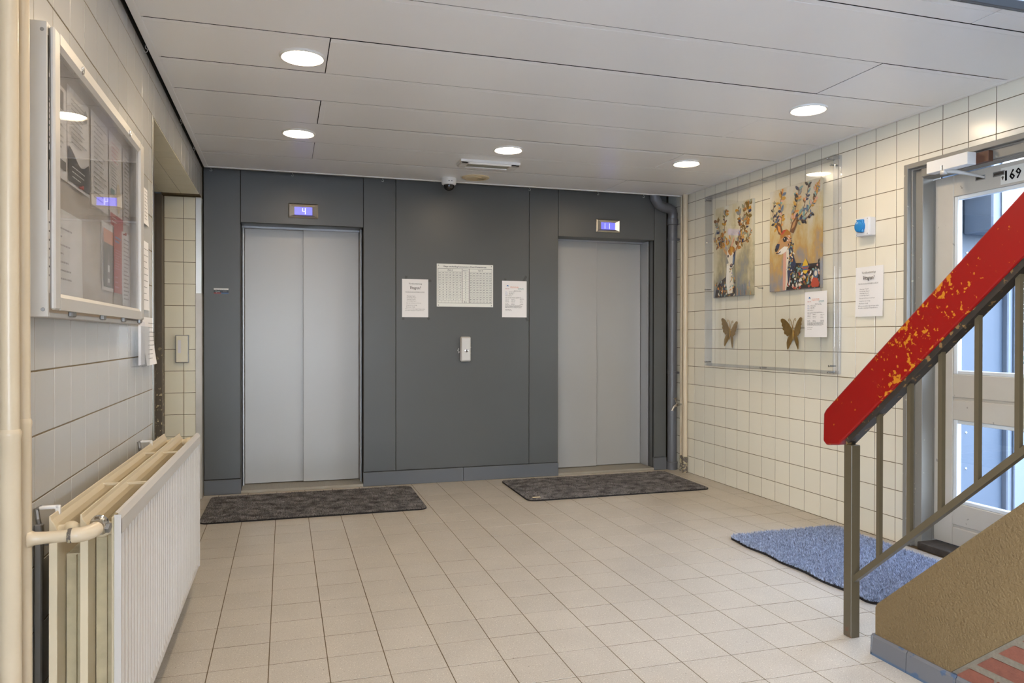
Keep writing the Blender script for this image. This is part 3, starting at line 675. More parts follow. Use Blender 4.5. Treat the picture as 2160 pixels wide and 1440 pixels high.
mb = MB(); mb.tube([(3.195, 5.678, z+.033), (3.188, 5.676, z+.055)], [.006, .009], m_chrome, 10); mb.tube([(3.172, 5.669, z+.052), (3.205, 5.682, z+.06)], .005, m_chrome, 8); mb.build('tap_handle', tp, 50)

# ------------------------------------------------------------------ acrylic display case with the two canvases
CY0, CY1, CZ0, CZ1, CX = 5.276, 3.803, .922, 2.272, 3.226
fr = Fr((CX, CY0, CZ1), 'right'); W, Hh = CY0-CY1, CZ1-CZ0
t = thing('display_case', 'large clear acrylic wall case over the two deer canvases and gold butterflies', 'display case', (XR, (CY0+CY1)/2, (CZ0+CZ1)/2))
mb = MB(); fr.slab(mb, 0, 0, W, Hh, -.0035, 0, m_clear); mb.build('front_sheet', t)
for (u0, v0, u1, v1) in ((0, 0, .022, Hh), (W-.016, 0, W, Hh), (.022, 0, W-.016, .020), (.022, Hh-.020, W-.016, Hh)):
    mb = MB(); fr.slab(mb, u0, v0, u1, v1, -.0585, -.0045, m_acrylside, .002); mb.build('side_rail', t)
for (u, v) in ((.014, .03), (.014, Hh*.55), (.014, Hh-.03), (W*.5, .012), (W*.5, Hh-.012), (W-.06, .016), (W-.04, Hh-.05), (W-.05, Hh-.012), (W-.03, .06)):
    mb = MB(); mb.lathe(fr.p(u, v, -.002), fr.n, [(0, .007), (.004, .007), (.006, .004)], m_chrome, 10); mb.lathe(fr.p(u, v, -.05), fr.n, [(0, .005), (.046, .005)], m_zinc, 8); mb.build('screw', t, 40)
# screw left in the wall between the canvases
t = thing('wall_screw', 'lone screw hook in the tiled wall between the two deer canvases', 'hook', (XR, 4.615, 1.50))
mb = MB(); mb.tube([(XR+.001, 4.60, 1.502), (XR-.028, 4.605, 1.502), (XR-.036, 4.61, 1.508)], [.003, .003, .003], m_zinc, 8); mb.lathe((XR+.0, 4.60, 1.502), (-1, 0, 0), [(0, .008), (.003, .006)], m_zinc, 10); mb.build('hook', t, 50)

PC = {k: mat('paint '+k, rgb(*v), .55) for k, v in dict(gold=(200, 150, 50), ochre=(178, 120, 48), olive=(128, 104, 48), brown=(122, 84, 54), dark=(56, 50, 52), navy=(58, 66, 96), blue=(96, 118, 150), teal=(128, 168, 168), sage=(150, 152, 128), cream=(232, 222, 204), white=(238, 234, 226), pink=(222, 170, 150), red=(196, 84, 60), orange=(226, 150, 70), fawn=(196, 150, 100), lilac=(160, 150, 176), grey=(142, 146, 148), yellow=(232, 190, 60)).items()}
def paintbg(name, a, b, c, d):
    m = bpy.data.materials.new(name); m.use_nodes = True; t = m.node_tree; bs = t.nodes['Principled BSDF']; bs.inputs['Roughness'].default_value = .6
    g = t.nodes.new('ShaderNodeNewGeometry'); mp = t.nodes.new('ShaderNodeMapping'); mp.inputs['Scale'].default_value = (1, 1.6, .8); t.links.new(g.outputs['Position'], mp.inputs[0])
    n = t.nodes.new('ShaderNodeTexNoise'); n.inputs['Scale'].default_value = 5; n.inputs['Detail'].default_value = 7; n.inputs['Roughness'].default_value = .62; t.links.new(mp.outputs[0], n.inputs['Vector'])
    s = t.nodes.new('ShaderNodeSeparateXYZ'); t.links.new(g.outputs['Position'], s.inputs[0])
    h = t.nodes.new('ShaderNodeMapRange'); h.inputs['From Min'].default_value = 1.45; h.inputs['From Max'].default_value = 2.2; h.inputs['To Min'].default_value = -.22; h.inputs['To Max'].default_value = .22; t.links.new(s.outputs['Z'], h.inputs['Value'])
    ad = t.nodes.new('ShaderNodeMath'); t.links.new(n.outputs['Fac'], ad.inputs[0]); t.links.new(h.outputs[0], ad.inputs[1])
    r = t.nodes.new('ShaderNodeValToRGB'); e = r.color_ramp.elements; e[0].position = .28; e[0].color = rgb(*a); e[1].position = .78; e[1].color = rgb(*d); x = e.new(.42); x.color = rgb(*b); x = e.new(.55); x.color = rgb(*c)
    t.links.new(ad.outputs[0], r.inputs[0]); t.links.new(r.outputs[0], bs.inputs['Base Color']); return m
class Art:
    def __init__(s, fr, W, Hh): s.fr, s.W, s.H, s.mb, s.n = fr, W, Hh, MB(), .0004
    def poly(s, pts, c, step=True):
        if step: s.n += .00001
        pts = [(min(max(u, .004), .996), min(max(v, .004), .996)) for u, v in pts]
        A = sum(pts[i][0]*pts[(i+1) % len(pts)][1]-pts[(i+1) % len(pts)][0]*pts[i][1] for i in range(len(pts)))
        if A > 0: pts = pts[::-1]
        s.mb.flat([s.fr.p(u*s.W, v*s.H, s.n) for u, v in pts], PC[c])
    def blob(s, u, v, a, b, c, rot=0, k=10, jit=.0, R=random):
        q = []
        for i in range(k):
            t_ = 2*PI*i/k; r = 1+R.uniform(-jit, jit); x, y = a*r*math.cos(t_), b*r*math.sin(t_)
            q.append((u+x*math.cos(rot)-y*math.sin(rot), v+x*math.sin(rot)+y*math.cos(rot)))
        s.poly(q, c)
    def leaf(s, u, v, L, w_, ang, c):
        dx, dy = math.cos(ang), math.sin(ang); r = s.W/s.H
        P = lambda a, b: (u+(a*dx-b*dy), v+(a*dy+b*dx)*r)
        s.poly([P(0, 0), P(L*.35, w_*.5), P(L*.75, w_*.4), P(L, 0), P(L*.75, -w_*.4), P(L*.35, -w_*.5)], c)
    def stroke(s, pts, w_, c):
        for (a, b), (c2, d) in zip(pts, pts[1:]):
            L = math.hypot(c2-a, d-b) or 1; nx, ny = -(d-b)/L*w_/2, (c2-a)/L*w_/2
            s.poly([(a+nx, b+ny), (c2+nx, d+ny), (c2-nx, d-ny), (a-nx, b-ny)], c)
    def branch(s, pts, cols, R, L=.06, dens=7, w_=.012):
        s.stroke(pts, w_, 'brown')
        for (a, b), (c2, d) in zip(pts, pts[1:]):
            an = math.atan2(d-b, c2-a)
            for k in range(dens):
                f = R.random(); sd = R.choice((-1, 1)); l = L*R.uniform(.6, 1.3)
                s.leaf(a+(c2-a)*f, b+(d-b)*f, l, l*R.uniform(.35, .6), an+sd*R.uniform(.5, 1.3), R.choice(cols))
    def done(s, parent): return tag(s.mb.build('painted_deer', parent), 'painted deer with leafy antlers')
def canvas(lb, y0, y1, z0, z1, bgm):
    fr = Fr((XR-.022, y0, z1), 'right'); W, Hh = y0-y1, z1-z0
    t = thing('canvas_painting', lb, 'painting', (XR, (y0+y1)/2, (z0+z1)/2), 'deer canvases in the acrylic case')
    mb = MB(); fr.slab(mb, 0, 0, W, Hh, -.0215, 0, bgm, .002); mb.build('canvas', t); return t, fr, W, Hh
t, fr, W, Hh = canvas('narrow canvas of a front facing deer with leafy antlers, nearer the corner pipes', 5.206, 4.692, 1.459, 2.163, paintbg('canvas ground sage', (132, 138, 144), (168, 158, 128), (206, 196, 164), (214, 214, 204)))
A = Art(fr, W, Hh); R = random.Random(11); LC = ['olive', 'gold', 'ochre', 'grey', 'grey', 'sage', 'brown', 'olive', 'navy', 'fawn']
A.branch([(.30, .50), (.22, .38), (.16, .26), (.10, .14)], LC, R, .09, 11); A.branch([(.22, .40), (.30, .28), (.30, .12), (.36, .04)], LC, R, .075, 9); A.branch([(.24, .45), (.08, .40), (.05, .30)], LC, R, .07, 8)
A.branch([(.62, .50), (.70, .36), (.72, .20), (.66, .08)], LC, R, .085, 10); A.branch([(.70, .40), (.84, .30), (.90, .15), (.93, .02)], LC, R, .09, 11); A.branch([(.72, .44), (.90, .42), (.97, .33)], LC, R, .07, 8); A.branch([(.78, .30), (.80, .14), (.82, .03)], LC, R, .07, 8)
A.poly([(.05, 1.0), (.08, .90), (.20, .82), (.34, .78), (.36, .70), (.55, .70), (.57, .82), (.60, .92), (.60, 1.0)], 'dark')
for k in range(95): A.leaf(.08+.50*R.random(), .82+.18*R.random(), R.uniform(.03, .07), .025, R.uniform(0, 6.3), R.choice(['navy', 'sage', 'ochre', 'teal', 'olive', 'dark', 'orange', 'cream']))
A.poly([(.37, .64), (.56, .62), (.55, .80), (.52, .96), (.42, .97), (.36, .84)], 'cream'); A.poly([(.37, .66), (.45, .66), (.44, .95), (.40, .97), (.35, .84)], 'white'); A.poly([(.50, .66), (.57, .62), (.57, .80), (.54, .90)], 'sage')
for k in range(18): A.leaf(.46+.10*R.random(), .70+.25*R.random(), .05, .02, R.uniform(0, 6), R.choice(['orange', 'teal', 'sage', 'gold', 'lilac']))
A.poly([(.40, .52), (.30, .47), (.25, .40), (.27, .47), (.33, .53), (.40, .55)], 'fawn'); A.poly([(.58, .50), (.66, .44), (.71, .36), (.69, .45), (.62, .51), (.57, .54)], 'fawn'); A.poly([(.60, .50), (.66, .45), (.69, .40), (.66, .47)], 'brown')
A.poly([(.38, .50), (.46, .46), (.55, .47), (.60, .50), (.59, .57), (.56, .66), (.50, .70), (.45, .68), (.41, .61), (.37, .56)], 'cream')
A.poly([(.40, .50), (.47, .45), (.56, .47), (.59, .50), (.56, .54), (.52, .52), (.47, .56), (.42, .53)], 'ochre'); A.poly([(.46, .46), (.54, .47), (.51, .55), (.48, .55)], 'gold')
A.poly([(.53, .56), (.60, .50), (.59, .58), (.56, .66), (.52, .66)], 'navy'); A.poly([(.53, .58), (.57, .56), (.55, .64), (.52, .64)], 'blue')
A.blob(.405, .557, .022, .016, 'dark'); A.blob(.57, .535, .018, .014, 'dark'); A.blob(.49, .665, .038, .022, 'dark'); A.blob(.485, .658, .014, .008, 'pink')
A.stroke([(.44, .695), (.49, .70), (.54, .69)], .008, 'brown')
for k in range(14): A.leaf(.34+.18*R.random(), .38+.11*R.random(), .075, .03, -PI/2+R.uniform(-.9, .9), R.choice(['gold', 'orange', 'ochre', 'pink', 'lilac']))
for k in range(30): A.stroke([(u_ := .62+.36*R.random(), v_ := .84+.13*R.random()), (u_+.004, v_+R.uniform(.03, .09))], .008, R.choice(['lilac', 'blue', 'grey', 'orange', 'sage']))
A.done(t)
t, fr, W, Hh = canvas('wide canvas of a fawn looking left with flowering antlers, nearer the entrance door', 4.490, 3.970, 1.466, 2.168, paintbg('canvas ground gold', (150, 148, 152), (198, 160, 96), (206, 186, 140), (216, 210, 196)))
A = Art(fr, W, Hh); R = random.Random(23); LD = ['navy', 'pink', 'teal', 'blue', 'gold', 'orange', 'sage', 'dark', 'brown', 'grey']
A.branch([(.22, .40), (.12, .36), (.07, .24), (.10, .10)], ['navy', 'dark', 'gold', 'sage'], R, .06, 8); A.branch([(.24, .40), (.26, .26), (.22, .14), (.28, .04)], LD, R, .075, 9); A.branch([(.20, .38), (.16, .30), (.14, .24)], ['navy', 'dark', 'blue'], R, .05, 6)
A.branch([(.44, .36), (.52, .26), (.58, .14), (.60, .03)], LD, R, .075, 9); A.branch([(.50, .34), (.68, .26), (.76, .12), (.78, .02)], LD, R, .07, 9); A.branch([(.55, .36), (.74, .30), (.88, .20), (.97, .10)], LD, R, .07, 11); A.branch([(.60, .34), (.72, .36), (.84, .30)], ['navy', 'dark', 'blue'], R, .06, 8); A.branch([(.90, .12), (.95, .06), (.99, .05)], ['ochre', 'gold', 'pink'], R, .06, 10)
A.poly([(.30, 1.0), (.34, .80), (.46, .74), (.62, .75), (.80, .77), (1.0, .77), (1.0, 1.0)], 'dark')
for k in range(170): A.leaf(.35+.65*R.random(), .77+.22*R.random(), R.uniform(.03, .07), .03, R.uniform(0, 6.3), R.choice(['navy', 'teal', 'olive', 'sage', 'gold', 'cream', 'dark', 'pink', 'blue', 'red', 'white']))
A.poly([(.30, .62), (.44, .58), (.50, .72), (.42, .82), (.36, 1.0), (.29, 1.0), (.31, .80)], 'cream'); A.poly([(.30, .64), (.36, .62), (.36, .84), (.34, 1.0), (.29, 1.0)], 'pink')
A.poly([(.40, .54), (.47, .52), (.50, .66), (.56, .76), (.44, .86), (.40, .96), (.38, .80), (.42, .68)], 'navy')
for k in range(60): A.leaf(.40+.10*R.random(), .52+.32*R.random(), R.uniform(.025, .05), .02, R.uniform(0, 6), R.choice(['teal', 'sage', 'orange', 'white', 'navy', 'gold', 'dark']))
A.poly([(.27, .46), (.20, .44), (.15, .36), (.17, .32), (.24, .35), (.28, .42)], 'brown'); A.poly([(.26, .45), (.20, .41), (.18, .35), (.23, .37)], 'orange')
A.poly([(.43, .44), (.47, .36), (.54, .31), (.59, .31), (.57, .38), (.50, .46)], 'brown'); A.poly([(.46, .42), (.50, .36), (.56, .33), (.52, .40)], 'fawn')
A.poly([(.24, .45), (.30, .41), (.38, .41), (.45, .45), (.46, .52), (.43, .59), (.34, .62), (.22, .63), (.15, .62), (.13, .57), (.17, .54), (.22, .50)], 'fawn')
A.poly([(.24, .45), (.30, .41), (.38, .41), (.45, .45), (.44, .48), (.36, .46), (.30, .48), (.25, .49)], 'ochre'); A.poly([(.24, .45), (.30, .41), (.36, .41), (.30, .45)], 'red')
A.poly([(.22, .60), (.32, .57), (.40, .58), (.36, .62), (.26, .645), (.18, .635)], 'white'); A.poly([(.14, .60), (.14, .555), (.18, .53), (.23, .54), (.21, .58), (.17, .61)], 'navy'); A.blob(.155, .59, .03, .022, 'dark'); A.stroke([(.15, .625), (.20, .63), (.25, .615)], .01, 'dark')
A.blob(.335, .503, .040, .026, 'dark', 0, 14); A.blob(.325, .496, .010, .007, 'white'); A.stroke([(.29, .50), (.335, .476), (.38, .495)], .008, 'dark')
for k in range(24): A.leaf(.37+.08*R.random(), .47+.10*R.random(), .035, .015, R.uniform(0, 6), R.choice(['white', 'navy', 'pink', 'dark', 'orange']))
A.blob(.735, .80, .058, .050, 'blue', 0, 16); A.poly([(.68, .785), (.70, .75), (.725, .73), (.735, .715), (.75, .73), (.775, .755), (.79, .785)], 'yellow'); A.poly([(.685, .825), (.785, .825), (.765, .85), (.735, .86), (.705, .85)], 'yellow')
for k in range(3): A.blob(.70+.035*k, .805, .012, .012, 'red', 0, 8)
A.blob(.93, .87, .045, .045, 'blue', 0, 12); A.blob(.93, .865, .026, .026, 'cream', 0, 12); A.poly([(.84, .96), (.88, .90), (.96, .91), (1.0, .96), (.98, .99), (.86, .99)], 'red')
A.done(t)

# butterflies
def butterfly(lb, yc, zc, rot, sc=1.0):
    t = thing('butterfly_ornament', lb, 'ornament', (XR, yc, zc), 'gold butterflies in the acrylic case'); fr = Fr((XR, yc, zc), 'right'); R_ = lambda u, v: (u*math.cos(rot)-v*math.sin(rot), u*math.sin(rot)+v*math.cos(rot))
    upw = [(.002, -.004), (.014, -.030), (.045, -.072), (.078, -.098), (.098, -.103), (.111, -.094), (.108, -.080), (.096, -.072), (.101, -.062), (.102, -.052), (.090, -.044), (.094, -.034), (.092, -.024), (.080, -.018), (.083, -.006), (.078, .006), (.064, .008), (.060, .018), (.048, .020), (.034, .010), (.014, .004)]
    low = [(.002, .004), (.016, .002), (.034, .010), (.052, .034), (.061, .062), (.060, .090), (.058, .104), (.050, .112), (.042, .096), (.028, .076), (.012, .050), (.004, .026)]
    for s_ in (-1, 1):
        for pts in (upw, low):
            mb = MB(); N = len(pts); q = [R_(s_*u*sc, v*sc) for u, v in pts]; c = R_(s_*sum(p[0] for p in pts)/N*sc, sum(p[1] for p in pts)/N*sc)
            dep = [.010+.16*abs(p[0]) for p in pts]
            vs = [fr.p(a, b, d+.002) for (a, b), d in zip(q, dep)]+[fr.p(a, b, d) for (a, b), d in zip(q, dep)]+[fr.p(*c, .024), fr.p(*c, .021)]
            fs = []
            for i in range(N): j = (i+1) % N; fs += [(i, j, 2*N), (j+N, i+N, 2*N+1), (i, i+N, j+N, j)]
            if s_ < 0: fs = [f[::-1] for f in fs]
            mb.add(vs, [f[::-1] for f in fs], m_brass); fixn(mb.build('wing', t))
    mb = MB(); pr = [R_(0, v*sc) for v in (-.026, -.016, -.004, .012, .036, .052)]; mb.tube([fr.p(a, b, .016) for a, b in pr], [.003, .006, .0055, .007, .005, .002], m_brass, 10); mb.build('body', t, 60)
    for s_ in (-1, 1):
        mb = MB(); pts = [(0, -.022), (.004, -.05), (.012, -.076), (.022, -.094), (.033, -.098), (.040, -.090), (.036, -.082), (.030, -.085)]; mb.tube([fr.p(*R_(s_*u*sc, v*sc), .018+.1*u) for u, v in pts], .0016, m_brass, 6); mb.build('antenna', t, 60)
butterfly('gold metal butterfly, tilted, under the narrow deer canvas', 4.985, 1.182, .14); butterfly('gold metal butterfly, upright, beside the letter in the acrylic case', 4.243, 1.178, -.03)

fr = Fr((CX-.0005, 4.068, 1.441), 'right'); o = sheet('letter', 'white letter with blue logo on the acrylic case beside a gold butterfly', 'letter', fr, .207, .291); letter(o, fr, .207, .291)
fr = Fr((XR-.001, 3.680, 1.566), 'right'); o = sheet('notice', 'white notice headed Vragen? on the tiles below the blue socket', 'notice', fr, .215, .294, curl=.006, n0=.003); questions(o, fr, .215, .294, .0105)

# blue socket
fr = Fr((XR, 3.634, 1.850), 'right')
t = thing('socket_box', 'light grey wall box with a blue round socket cover beside the entrance door frame', 'socket', fr.p(.052, .053, 0))
mb = MB(); fr.slab(mb, 0, 0, .105, .107, -.001, .044, m_boxwhite, .004); mb.build('box', t)
mb = MB(); fr.slab(mb, .0, .0, .105, .107, .045, .052, m_boxwhite, .003); mb.build('lid', t)
for u in (.010, .095):
    for v in (.010, .097): mb = MB(); mb.lathe(fr.p(u, v, .0515), fr.n, [(0, .004), (.001, .003)], m_zinc, 8); mb.build('screw', t)
mb = MB(); mb._lathe(fr.p(.045, .052, .051), fr.n, [(0, .034), (.012, .034), (.020, .032), (.024, .026), (.025, .010), (.025, .0)], m_blue, 28); cv = mb.build('socket_cover', t, 40); tag(cv, 'blue flap cover')
mb = MB(); fr.slab(mb, .052, .012, .074, .088, .051, .068, m_blue, .004); fr.slab(mb, .030, .012, .064, .024, .051, .072, m_blue, .003); mb.build('hinge', cv)

# ------------------------------------------------------------------ entrance door
d3 = struct(empty('door_3', (3.40, 2.8, 0)), 'grey glazed entrance door on the right behind the stair railing')
YF0, YF1, ZT = 3.320, 2.262, 2.100
def fpart(ya, yb, x0, x1, m=m_doorf):
    """the frame steps back layer by layer: both jambs and the head"""
    mb = MB(); d = ya-yb; ins = YF0-ya
    mb.box(x0, x1, ya, yb, 0, ZT-ins, m, .002); mb.box(x0, x1, YF1+ins, YF1+ins+d, 0, ZT-ins, m, .002); mb.box(x0, x1, YF1+ins+d, yb, ZT-ins-d, ZT-ins, m, .002)
    return mb.build('door_frame', d3)
fpart(3.320, 3.294, 3.279, 3.318); fpart(3.294, 3.284, 3.305, 3.335); fpart(3.284, 3.235, 3.326, 3.40)
mb = MB(); mb.box(3.399, 3.452, 3.318, 3.2365, 0, 2.03, m_doorf); mb.box(3.40, 3.452, YF1, 3.32, 2.0315, 2.12, m_doorf); mb.box(3.399, 3.452, YF1+.002, 2.343, 0, 2.03, m_doorf); mb.build('door_frame', d3)
mb = MB(); mb.box(3.398, 3.412, 3.235, 3.222+.012, .04, 2.005, m_doorf); mb.box(3.394, 3.404, 3.262, 3.236, .04, 2.01, m_strip); mb.build('weather_strip', d3)
mb = MB(); mb.box(3.310, 3.396, YF1+.07, 3.233, 2.020, 2.068, m_doorf, .003); mb.build('door_head', d3)
# leaf
LX = 3.41; Y0, Y1 = 3.234, 2.345; GY0, GY1 = 3.118, 2.46
lf = MB(); lf.box(LX, LX+.04, Y0, GY0, .046, 2.012, m_doorp, .002); lf.box(LX, LX+.04, GY1, Y1, .046, 2.012, m_doorp, .002); leaf = lf.build('door_leaf', d3)
for (z0, z1) in ((1.898, 2.012), (.833, .955), (.712, .818), (.155, .270), (.046, .140)):
    mb = MB(); mb.box(LX, LX+.04, GY0-.0008, GY1+.0008, z0, z1, m_doorp, .003); mb.build('door_rail', leaf)
for (z0, z1) in ((.818, .833), (.140, .155)):
    mb = MB(); mb.box(LX+.010, LX+.04, GY0, GY1, z0, z1, m_doorp); mb.build('groove', leaf)
for (z0, z1) in ((.955, 1.898), (.270, .712)):
    mb = MB()
    for (a, b, c, d) in ((GY0, GY0-.024, z0, z1), (GY1+.024, GY1, z0, z1), (GY0-.024, GY1+.024, z0, z0+.020), (GY0-.024, GY1+.024, z1-.020, z1)): mb.box(LX+.006, LX+.036, a, b, c, d, m_bead, .003)
    mb.build('glazing_bead', leaf)
    mb = MB(); mb.box(LX+.020, LX+.024, GY0-.02, GY1+.02, z0+.016, z1-.016, m_glass); mb.build('pane', leaf)
for (y, l, m) in ((2.985, .055, m_black), (2.885, .065, m_thresh)):
    mb = MB(); mb.box(LX-.004, LX+.001, y+.0, y-l, 1.955, 1.978, m_zinc, .001); mb.box(LX-.005, LX+.001, y-.006, y-l+.006, 1.960, 1.972, m, .001); mb.build('arm_bracket', leaf)
mb = MB(); mb.box(3.295, 3.455, 3.235, 2.345, 0.0, .040, m_thresh, .004); tag(mb.build('threshold', d3), 'worn black wooden threshold')
# door number
fr = Fr((LX-.001, 2.842, 1.990), 'right')
t = thing('number_plate', 'weathered white plate with black house numbers 169 on the entrance door', 'sign', fr.p(.15, .04, 0))
mb = MB(); fr.slab(mb, 0, 0, .32, .082, 0, .002, m_sign); mb.build('plate', t)
mb = MB(); write(mb, fr, '169', .026, .066, .072, m_print, 'l', .082, 0, .003, .0018); write(mb, fr, 'T', .128, .036, .030, m_print, 'l', None, 0, .003); write(mb, fr, '/', .134, .066, .075, m_print, 'l', None, 0, .003); write(mb, fr, 'M', .150, .066, .032, m_print, 'l', None, 0, .003); mb.build('lettering', t)
mb = MB(); mb.flat([fr.p(.004, .045, .003), fr.p(.012, .062, .003), fr.p(.018, .045, .003), fr.p(.012, .040, .003)], m_brown); mb.build('rust_spot', t)
# door closer
t = thing('door_closer', 'off white door closer box with folding arm above the entrance door', 'door closer', (3.25, 2.98, 2.037))
mb = MB(); mb.box(3.222, 3.278, 3.113, 2.866, 2.006, 2.067, m_white, .002); mb.build('body', t)
mb = MB(); mb.box(3.278, 3.308, 2.90, 2.80, 2.010, 2.062, m_wood, .001); tag(mb.build('backing_block', t), 'bare wooden block behind the closer')
mb = MB(); mb.lathe((3.232, 3.015, 2.018), (0, 0, -1), [(-.012, .013), (.010, .013), (.012, .010)], m_chrome, 16); mb.build('spindle', t, 40)
mb = MB(); mb.box(3.222, 3.246, 3.030, 3.002, 1.985, 2.006, m_alu, .003); mb.tube([(3.234, 3.015, 2.004), (3.285, 2.985, 1.996), (3.33, 2.965, 1.986), (3.408, 2.935, 1.966)], [.011, .011, .008, .005], m_alu, 10); mb.build('arm', t, 50)

# ------------------------------------------------------------------ porch and garden outside the entrance door
mb = MB(); mb.box(3.455, 3.895, 3.23, 3.33, 0, 2.75, m_clad, .002); pc = struct(mb.build('wall_porch'), 'blue grey cladding wall of the porch outside the door')
for z in (.42, .62, 1.30, 1.62, .90): 
    b = MB(); b.lathe((3.63, 3.23, z), (0, -1, 0), [(0, .008), (.003, .006), (.004, .001)], m_zinc, 10); b.build('bolt', pc)
mb = MB(); mb.box(3.895, 4.02, 3.20, 3.36, 0, 2.75, m_post, .006); mb.box(3.93, 3.985, 3.185, 3.20, 0, 2.75, m_post, .004); struct(mb.build('trim_1'), 'white window post of the porch')
mb = MB(); mb.box(4.02, 5.6, 3.24, 3.32, 0, .93, m_post, .004); struct(mb.build('wall_parapet'), 'low white panel beyond the porch post')
t = thing('porch_light_box', 'white box hung high on the porch wall outside the door glass', 'box', (3.74, 3.14, 1.8))
mb = MB(); mb.box(3.60, 3.90, 3.05, 3.228, 1.72, 2.30, m_post, .008); mb.build('casing', t)
mb = MB(); mb.box(3.66, 3.88, 3.035, 3.05, 1.76, 2.27, m_white, .004); mb.build('cover', t)
mb = MB(); mb.box(3.45, 60, -60, 60, -.16, -.015, m_pave2); mb.box(-60, 3.45, -60, -2.75, -.16, -.015, m_pave); mb.box(-60, -1.2, -2.75, 30, -.16, -.015, m_pave); struct(mb.build('ground'), 'paving outside')
def tree(lb, x, y, h, r, seed):
    t = thing('tree', lb, 'tree', (x, y, 0), 'trees outside the door'); R = random.Random(seed)
    mb = MB(); mb.tube([(x, y, -.02), (x+.1, y, h*.4), (x+.2, y+.1, h*.75)], [.14, .10, .04], m_bark, 8); mb.build('trunk', t, 60)
    mb = MB()
    for k in range(7000):
        d = Vector((R.gauss(0, 1), R.gauss(0, 1), R.gauss(0, 1))).normalized()*R.random()**.4; c = Vector((x+d.x*r, y+d.y*r, h*.52+d.z*h*.46)); a = Vector((R.uniform(-1, 1), R.uniform(-1, 1), R.uniform(-1, 1))).normalized()*.085; b = a.cross(Vector((R.uniform(-1, 1), R.uniform(-1, 1), .5))).normalized()*.045
        mb.flat([c-a, c+b, c+a, c-b], m_leaf)
    tag(mb.build('crown', t), None, None, None, 'stuff')
tree('leafy green tree outside seen through the upper door glass', 13.5, 9.6, 5.0, 1.7, 1); tree('second leafy tree outside, farther from the porch post', 16.5, 6.4, 4.8, 1.6, 2)

# ------------------------------------------------------------------ mats
def mat_rug(lb, name, x0, x1, y0, y1, rc, th, n, L, base, pile, seed, wavy=0.0, group=None, sk=0.0):
    t = thing(name, lb, 'doormat' if name == 'doormat' else 'rug', ((x0+x1)/2, (y0+y1)/2, 0), group); R = np.random.RandomState(seed)
    pts = []
    for (cx, cy, a0) in ((x1-rc, y1-rc, 0), (x0+rc, y1-rc, PI/2), (x0+rc, y0+rc, PI), (x1-rc, y0+rc, 1.5*PI)):
        for k in range(7): pts.append((cx+rc*math.cos(a0+k*PI/12), cy+rc*math.sin(a0+k*PI/12)))
    dense = []
    for i in range(len(pts)):
        a, b = pts[i], pts[(i+1) % len(pts)]; m_ = max(1, int(math.hypot(b[0]-a[0], b[1]-a[1])/.05))
        for k in range(m_): dense.append((a[0]+(b[0]-a[0])*k/m_, a[1]+(b[1]-a[1])*k/m_))
    wob = lambda p: (p[0]+wavy*math.sin(p[1]*21)*(1 if p[0] < (x0+x1)/2 else .3)+sk*(p[1]-y0), p[1]+wavy*.5*math.sin(p[0]*17))
    dense = [wob(p) for p in dense]
    mb = MB(); mb.prism(dense, lambda p, d: (p[0], p[1], d), .0005, th, base); fixn(mb.build('backing', t))
    N = n; u = R.uniform(x0+.004, x1-.004, N*2); v = R.uniform(y0+.004, y1-.004, N*2)
    dx = np.maximum(np.maximum(x0+rc-u, u-(x1-rc)), 0); dy = np.maximum(np.maximum(y0+rc-v, v-(y1-rc)), 0); ok = np.hypot(dx, dy) < rc-.002
    u, v = u[ok][:N], v[ok][:N]; N = len(u)
    xx = u+wavy*np.sin(v*21)*np.where(u < (x0+x1)/2, 1, .3)+sk*(v-y0); yy = v+wavy*.5*np.sin(u*17)
    ang = R.uniform(0, 2*PI, N); lean = R.uniform(.3, 1.1, N)*L; hh = L*R.uniform(.6, 1.1, N); wd = .0022 if L < .015 else .003
    P = np.stack([xx, yy, np.full(N, th-.001)], 1); side = np.stack([-np.sin(ang), np.cos(ang), 0*ang], 1)*wd; tip = P+np.stack([np.cos(ang)*lean*.7, np.sin(ang)*lean*.7, hh], 1)
    V = np.concatenate([P-side, P+side, tip], 0)-np.array(ORG[t.name]); F = np.stack([np.arange(N), np.arange(N)+N, np.arange(N)+2*N], 1)
    me = bpy.data.meshes.new('pile'); me.vertices.add(3*N); me.vertices.foreach_set('co', V.ravel()); me.loops.add(3*N); me.loops.foreach_set('vertex_index', F.ravel().astype(np.int32)); me.polygons.add(N); me.polygons.foreach_set('loop_start', np.arange(0, 3*N, 3, dtype=np.int32)); me.update(calc_edges=True); me.materials.append(pile)
    o = bpy.data.objects.new('pile', me); COL.objects.link(o); o.parent = t; o['kind'] = 'stuff'; return t
mat_rug('dark grey doormat in front of the left lift', 'doormat', -.505, .915, 4.905, 5.695, .06, .008, 60000, .008, m_pilebase, m_pile, 1, 0, 'lift doormats', .012)
t = mat_rug('dark grey doormat in front of the right lift', 'doormat', 1.630, 3.080, 4.935, 5.695, .06, .008, 60000, .008, m_pilebase, m_pile, 2, 0, 'lift doormats', .02)
mb = MB(); mb.box(1.675, 1.735, 4.975, 5.0, .016, .0185, m_beige, .001); tag(mb.build('care_tag', t), 'small cream label on the mat corner')
mat_rug('shaggy slate blue rug in front of the entrance door', 'shag_rug', 2.420, 3.165, 2.600, 3.715, .05, .010, 42000, .024, m_pilebase, m_shag, 3, .007, None, .0)

